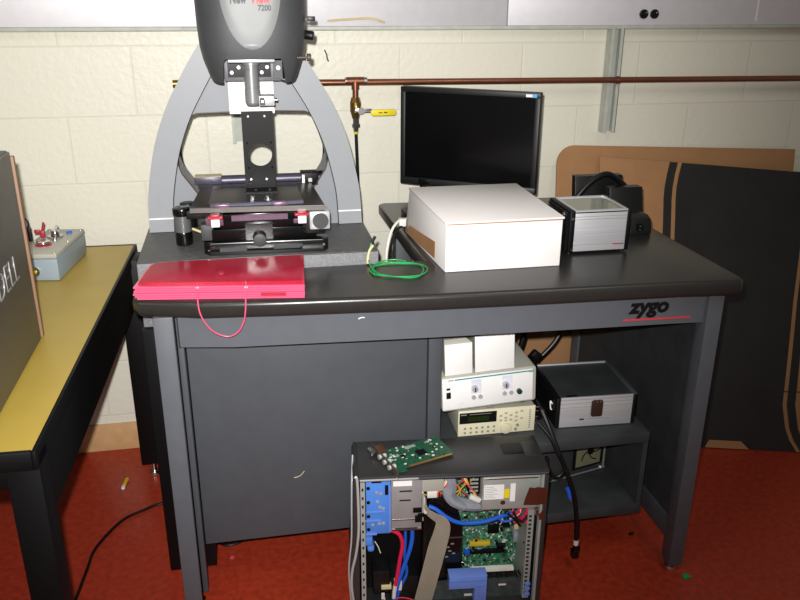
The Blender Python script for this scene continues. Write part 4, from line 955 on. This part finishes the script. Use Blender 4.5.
cy('blue_lens', M_bwire, ld, (-.03, .205, .076), (-.03, .205, .080), .008, seg=16, M=Mo)
cy('small_button', M_chrome, ld, (-.045, .128, .076), (-.045, .128, .084), .008, seg=16, M=Mo)
lk = cy('front_port', M_chrome, cb, (-.062, -.006, .028), (-.062, .0, .028), .014, M=Mo); cy('port_core', M_yel, lk, (-.060, -.008, .028), (-.060, -.006, .028), .0045, seg=16, M=Mo)
cy('port_rim', M_steel, cb, (-.078, -.01, .012), (-.078, 0, .012), .012, seg=16, M=Mo)
tw = thing('test_leads', 'black and red test clips standing on the gray control box', 'test leads', (-.60, 2.33, .85))
t = nb(); box(t, -.612, -.600, 2.315, 2.328, .8495, .893, bev=.003); obj('black_clip', t, M_blk, tw, label='black clip')
tb('black_lead', M_blk, tw, [(-.606, 2.322, .89), (-.606, 2.322, .91), (-.628, 2.31, .928), (-.665, 2.28, .934)], .002)
t = nb(); box(t, -.586, -.572, 2.345, 2.36, .8495, .872, bev=.004); tube(t, [(-.579, 2.352, .868), (-.575, 2.352, .882), (-.572, 2.352, .894)], .0035, 8); box(t, -.60, -.585, 2.346, 2.356, .864, .874, bev=.002); obj('red_clip', t, M_redc, tw, label='red clip')
t = nb(); tube(t, [(-.615, 2.25, .853), (-.618, 2.25, .872)], .008, 8); obj('red_plug', t, M_redc, tw, label='red plug')

# ================================================================== FLOOR BITS
t = nb(); tube(t, [(-.53, 1.70, .005), (-.515, 1.83, .005), (-.505, 1.95, .005), (-.495, 2.04, .005), (-.44, 2.155, .005), (-.38, 2.2, .005), (-.32, 2.225, .005), (-.25, 2.18, .005), (-.19, 2.07, .005), (-.13, 1.985, .005), (-.064, 2.003, .005), (.0, 2.05, .005), (.06, 2.15, .005)], .0045, 8)
tag(obj('floor_cable', t, M_blk, loc=(-.4, 2.1, 0)), 'black power cord curving over the red floor between bench and desk', 'cable')
t = nb(); tube(t, [(-.085, 1.972, .005), (-.03, 2.0, .008), (.02, 2.07, .005)], .005, 8)
t.free()
t = nb(); cyl(t, (-.455, 2.345, .006), (-.449, 2.385, .006), .006, seg=10); wf = thing('wire_nut', 'tiny yellow connector lying on the red floor near the wall', 'connector', (-.45, 2.365, 0))
obj('cap', t, M_ywire, wf); cy('tip', M_wwire, wf, (-.455, 2.345, .006), (-.456, 2.333, .006), .006, seg=10)
t = nb(); prism(t, [(1.112, 1.606), (1.138, 1.612), (1.128, 1.628), (1.115, 1.622)], 'z', .0005, .004)
tag(obj('paper_scrap', t, M_gwire, loc=(1.124, 1.617, 0)), 'tiny green scrap on the floor beside the right desk foot', 'scrap')
t = nb(); cyl(t, (1.052, 1.816, .0045), (1.064, 1.818, .0045), .0045, seg=10)
tag(obj('screw', t, M_blk, loc=(1.058, 1.817, 0)), 'tiny black screw on the red floor in front of the shelf', 'screw')
t = nb(); prism(t, [(-.115, 1.925), (-.105, 1.924), (-.102, 1.933), (-.112, 1.936)], 'z', .0005, .0025)
tag(obj('plastic_scrap', t, M_pink, loc=(-.11, 1.93, 0)), 'tiny pink scrap on the floor below the gray desk panel', 'scrap')

# ================================================================== LIGHT
w = bpy.data.worlds.new('room'); sc.world = w; w.use_nodes = True
bg = w.node_tree.nodes['Background']; bg.inputs[0].default_value = (1, .97, .92, 1); bg.inputs[1].default_value = .14
F, U, R = None, None, None
pi_, ya_, ro_ = .3701, .1918, .0048
cam = bpy.data.cameras.new('camera'); co = bpy.data.objects.new('camera', cam); COL.objects.link(co)
F = Vector((math.sin(ya_)*math.cos(pi_), math.cos(ya_)*math.cos(pi_), -math.sin(pi_)))
R0 = Vector((math.cos(ya_), -math.sin(ya_), 0)); U0 = R0.cross(F)
R = R0*math.cos(ro_)+U0*math.sin(ro_); U = U0*math.cos(ro_)-R0*math.sin(ro_)
co.matrix_world = Matrix(((R.x, U.x, -F.x, 0), (R.y, U.y, -F.y, 0), (R.z, U.z, -F.z, 1.5177), (0, 0, 0, 1)))
cam.sensor_width = 36; cam.lens = 36*804.83/800; cam.clip_start = .02; sc.camera = co

def lamp(name, typ, loc, aim, e, **k):
    l = bpy.data.lights.new(name, typ); l.energy = e
    for a, v in k.items(): setattr(l, a, v)
    o = bpy.data.objects.new(name, l); COL.objects.link(o); o.location = loc
    o.rotation_euler = (Vector(aim)-Vector(loc)).to_track_quat('-Z', 'Y').to_euler(); return o
fpos = Vector((0, 0, 1.5177))+U*.055-R*.03
lamp('camera_flash', 'SPOT', fpos, fpos+F-R*.17+U*.12, 275, spot_size=math.radians(82), spot_blend=1.0, shadow_soft_size=.014, color=(1, .98, .96))
for x in (-.7, 1.2):
    lamp('ceiling_lamp', 'AREA', (x, .6, 2.65), (x, .6, 0), 9, shape='RECTANGLE', size=.6, size_y=1.2, color=(1, .95, .86))

sc.view_settings.view_transform = 'Standard'; sc.view_settings.look = 'None'; sc.view_settings.gamma = 1; sc.view_settings.use_curve_mapping = False
sc.view_settings.exposure = 0
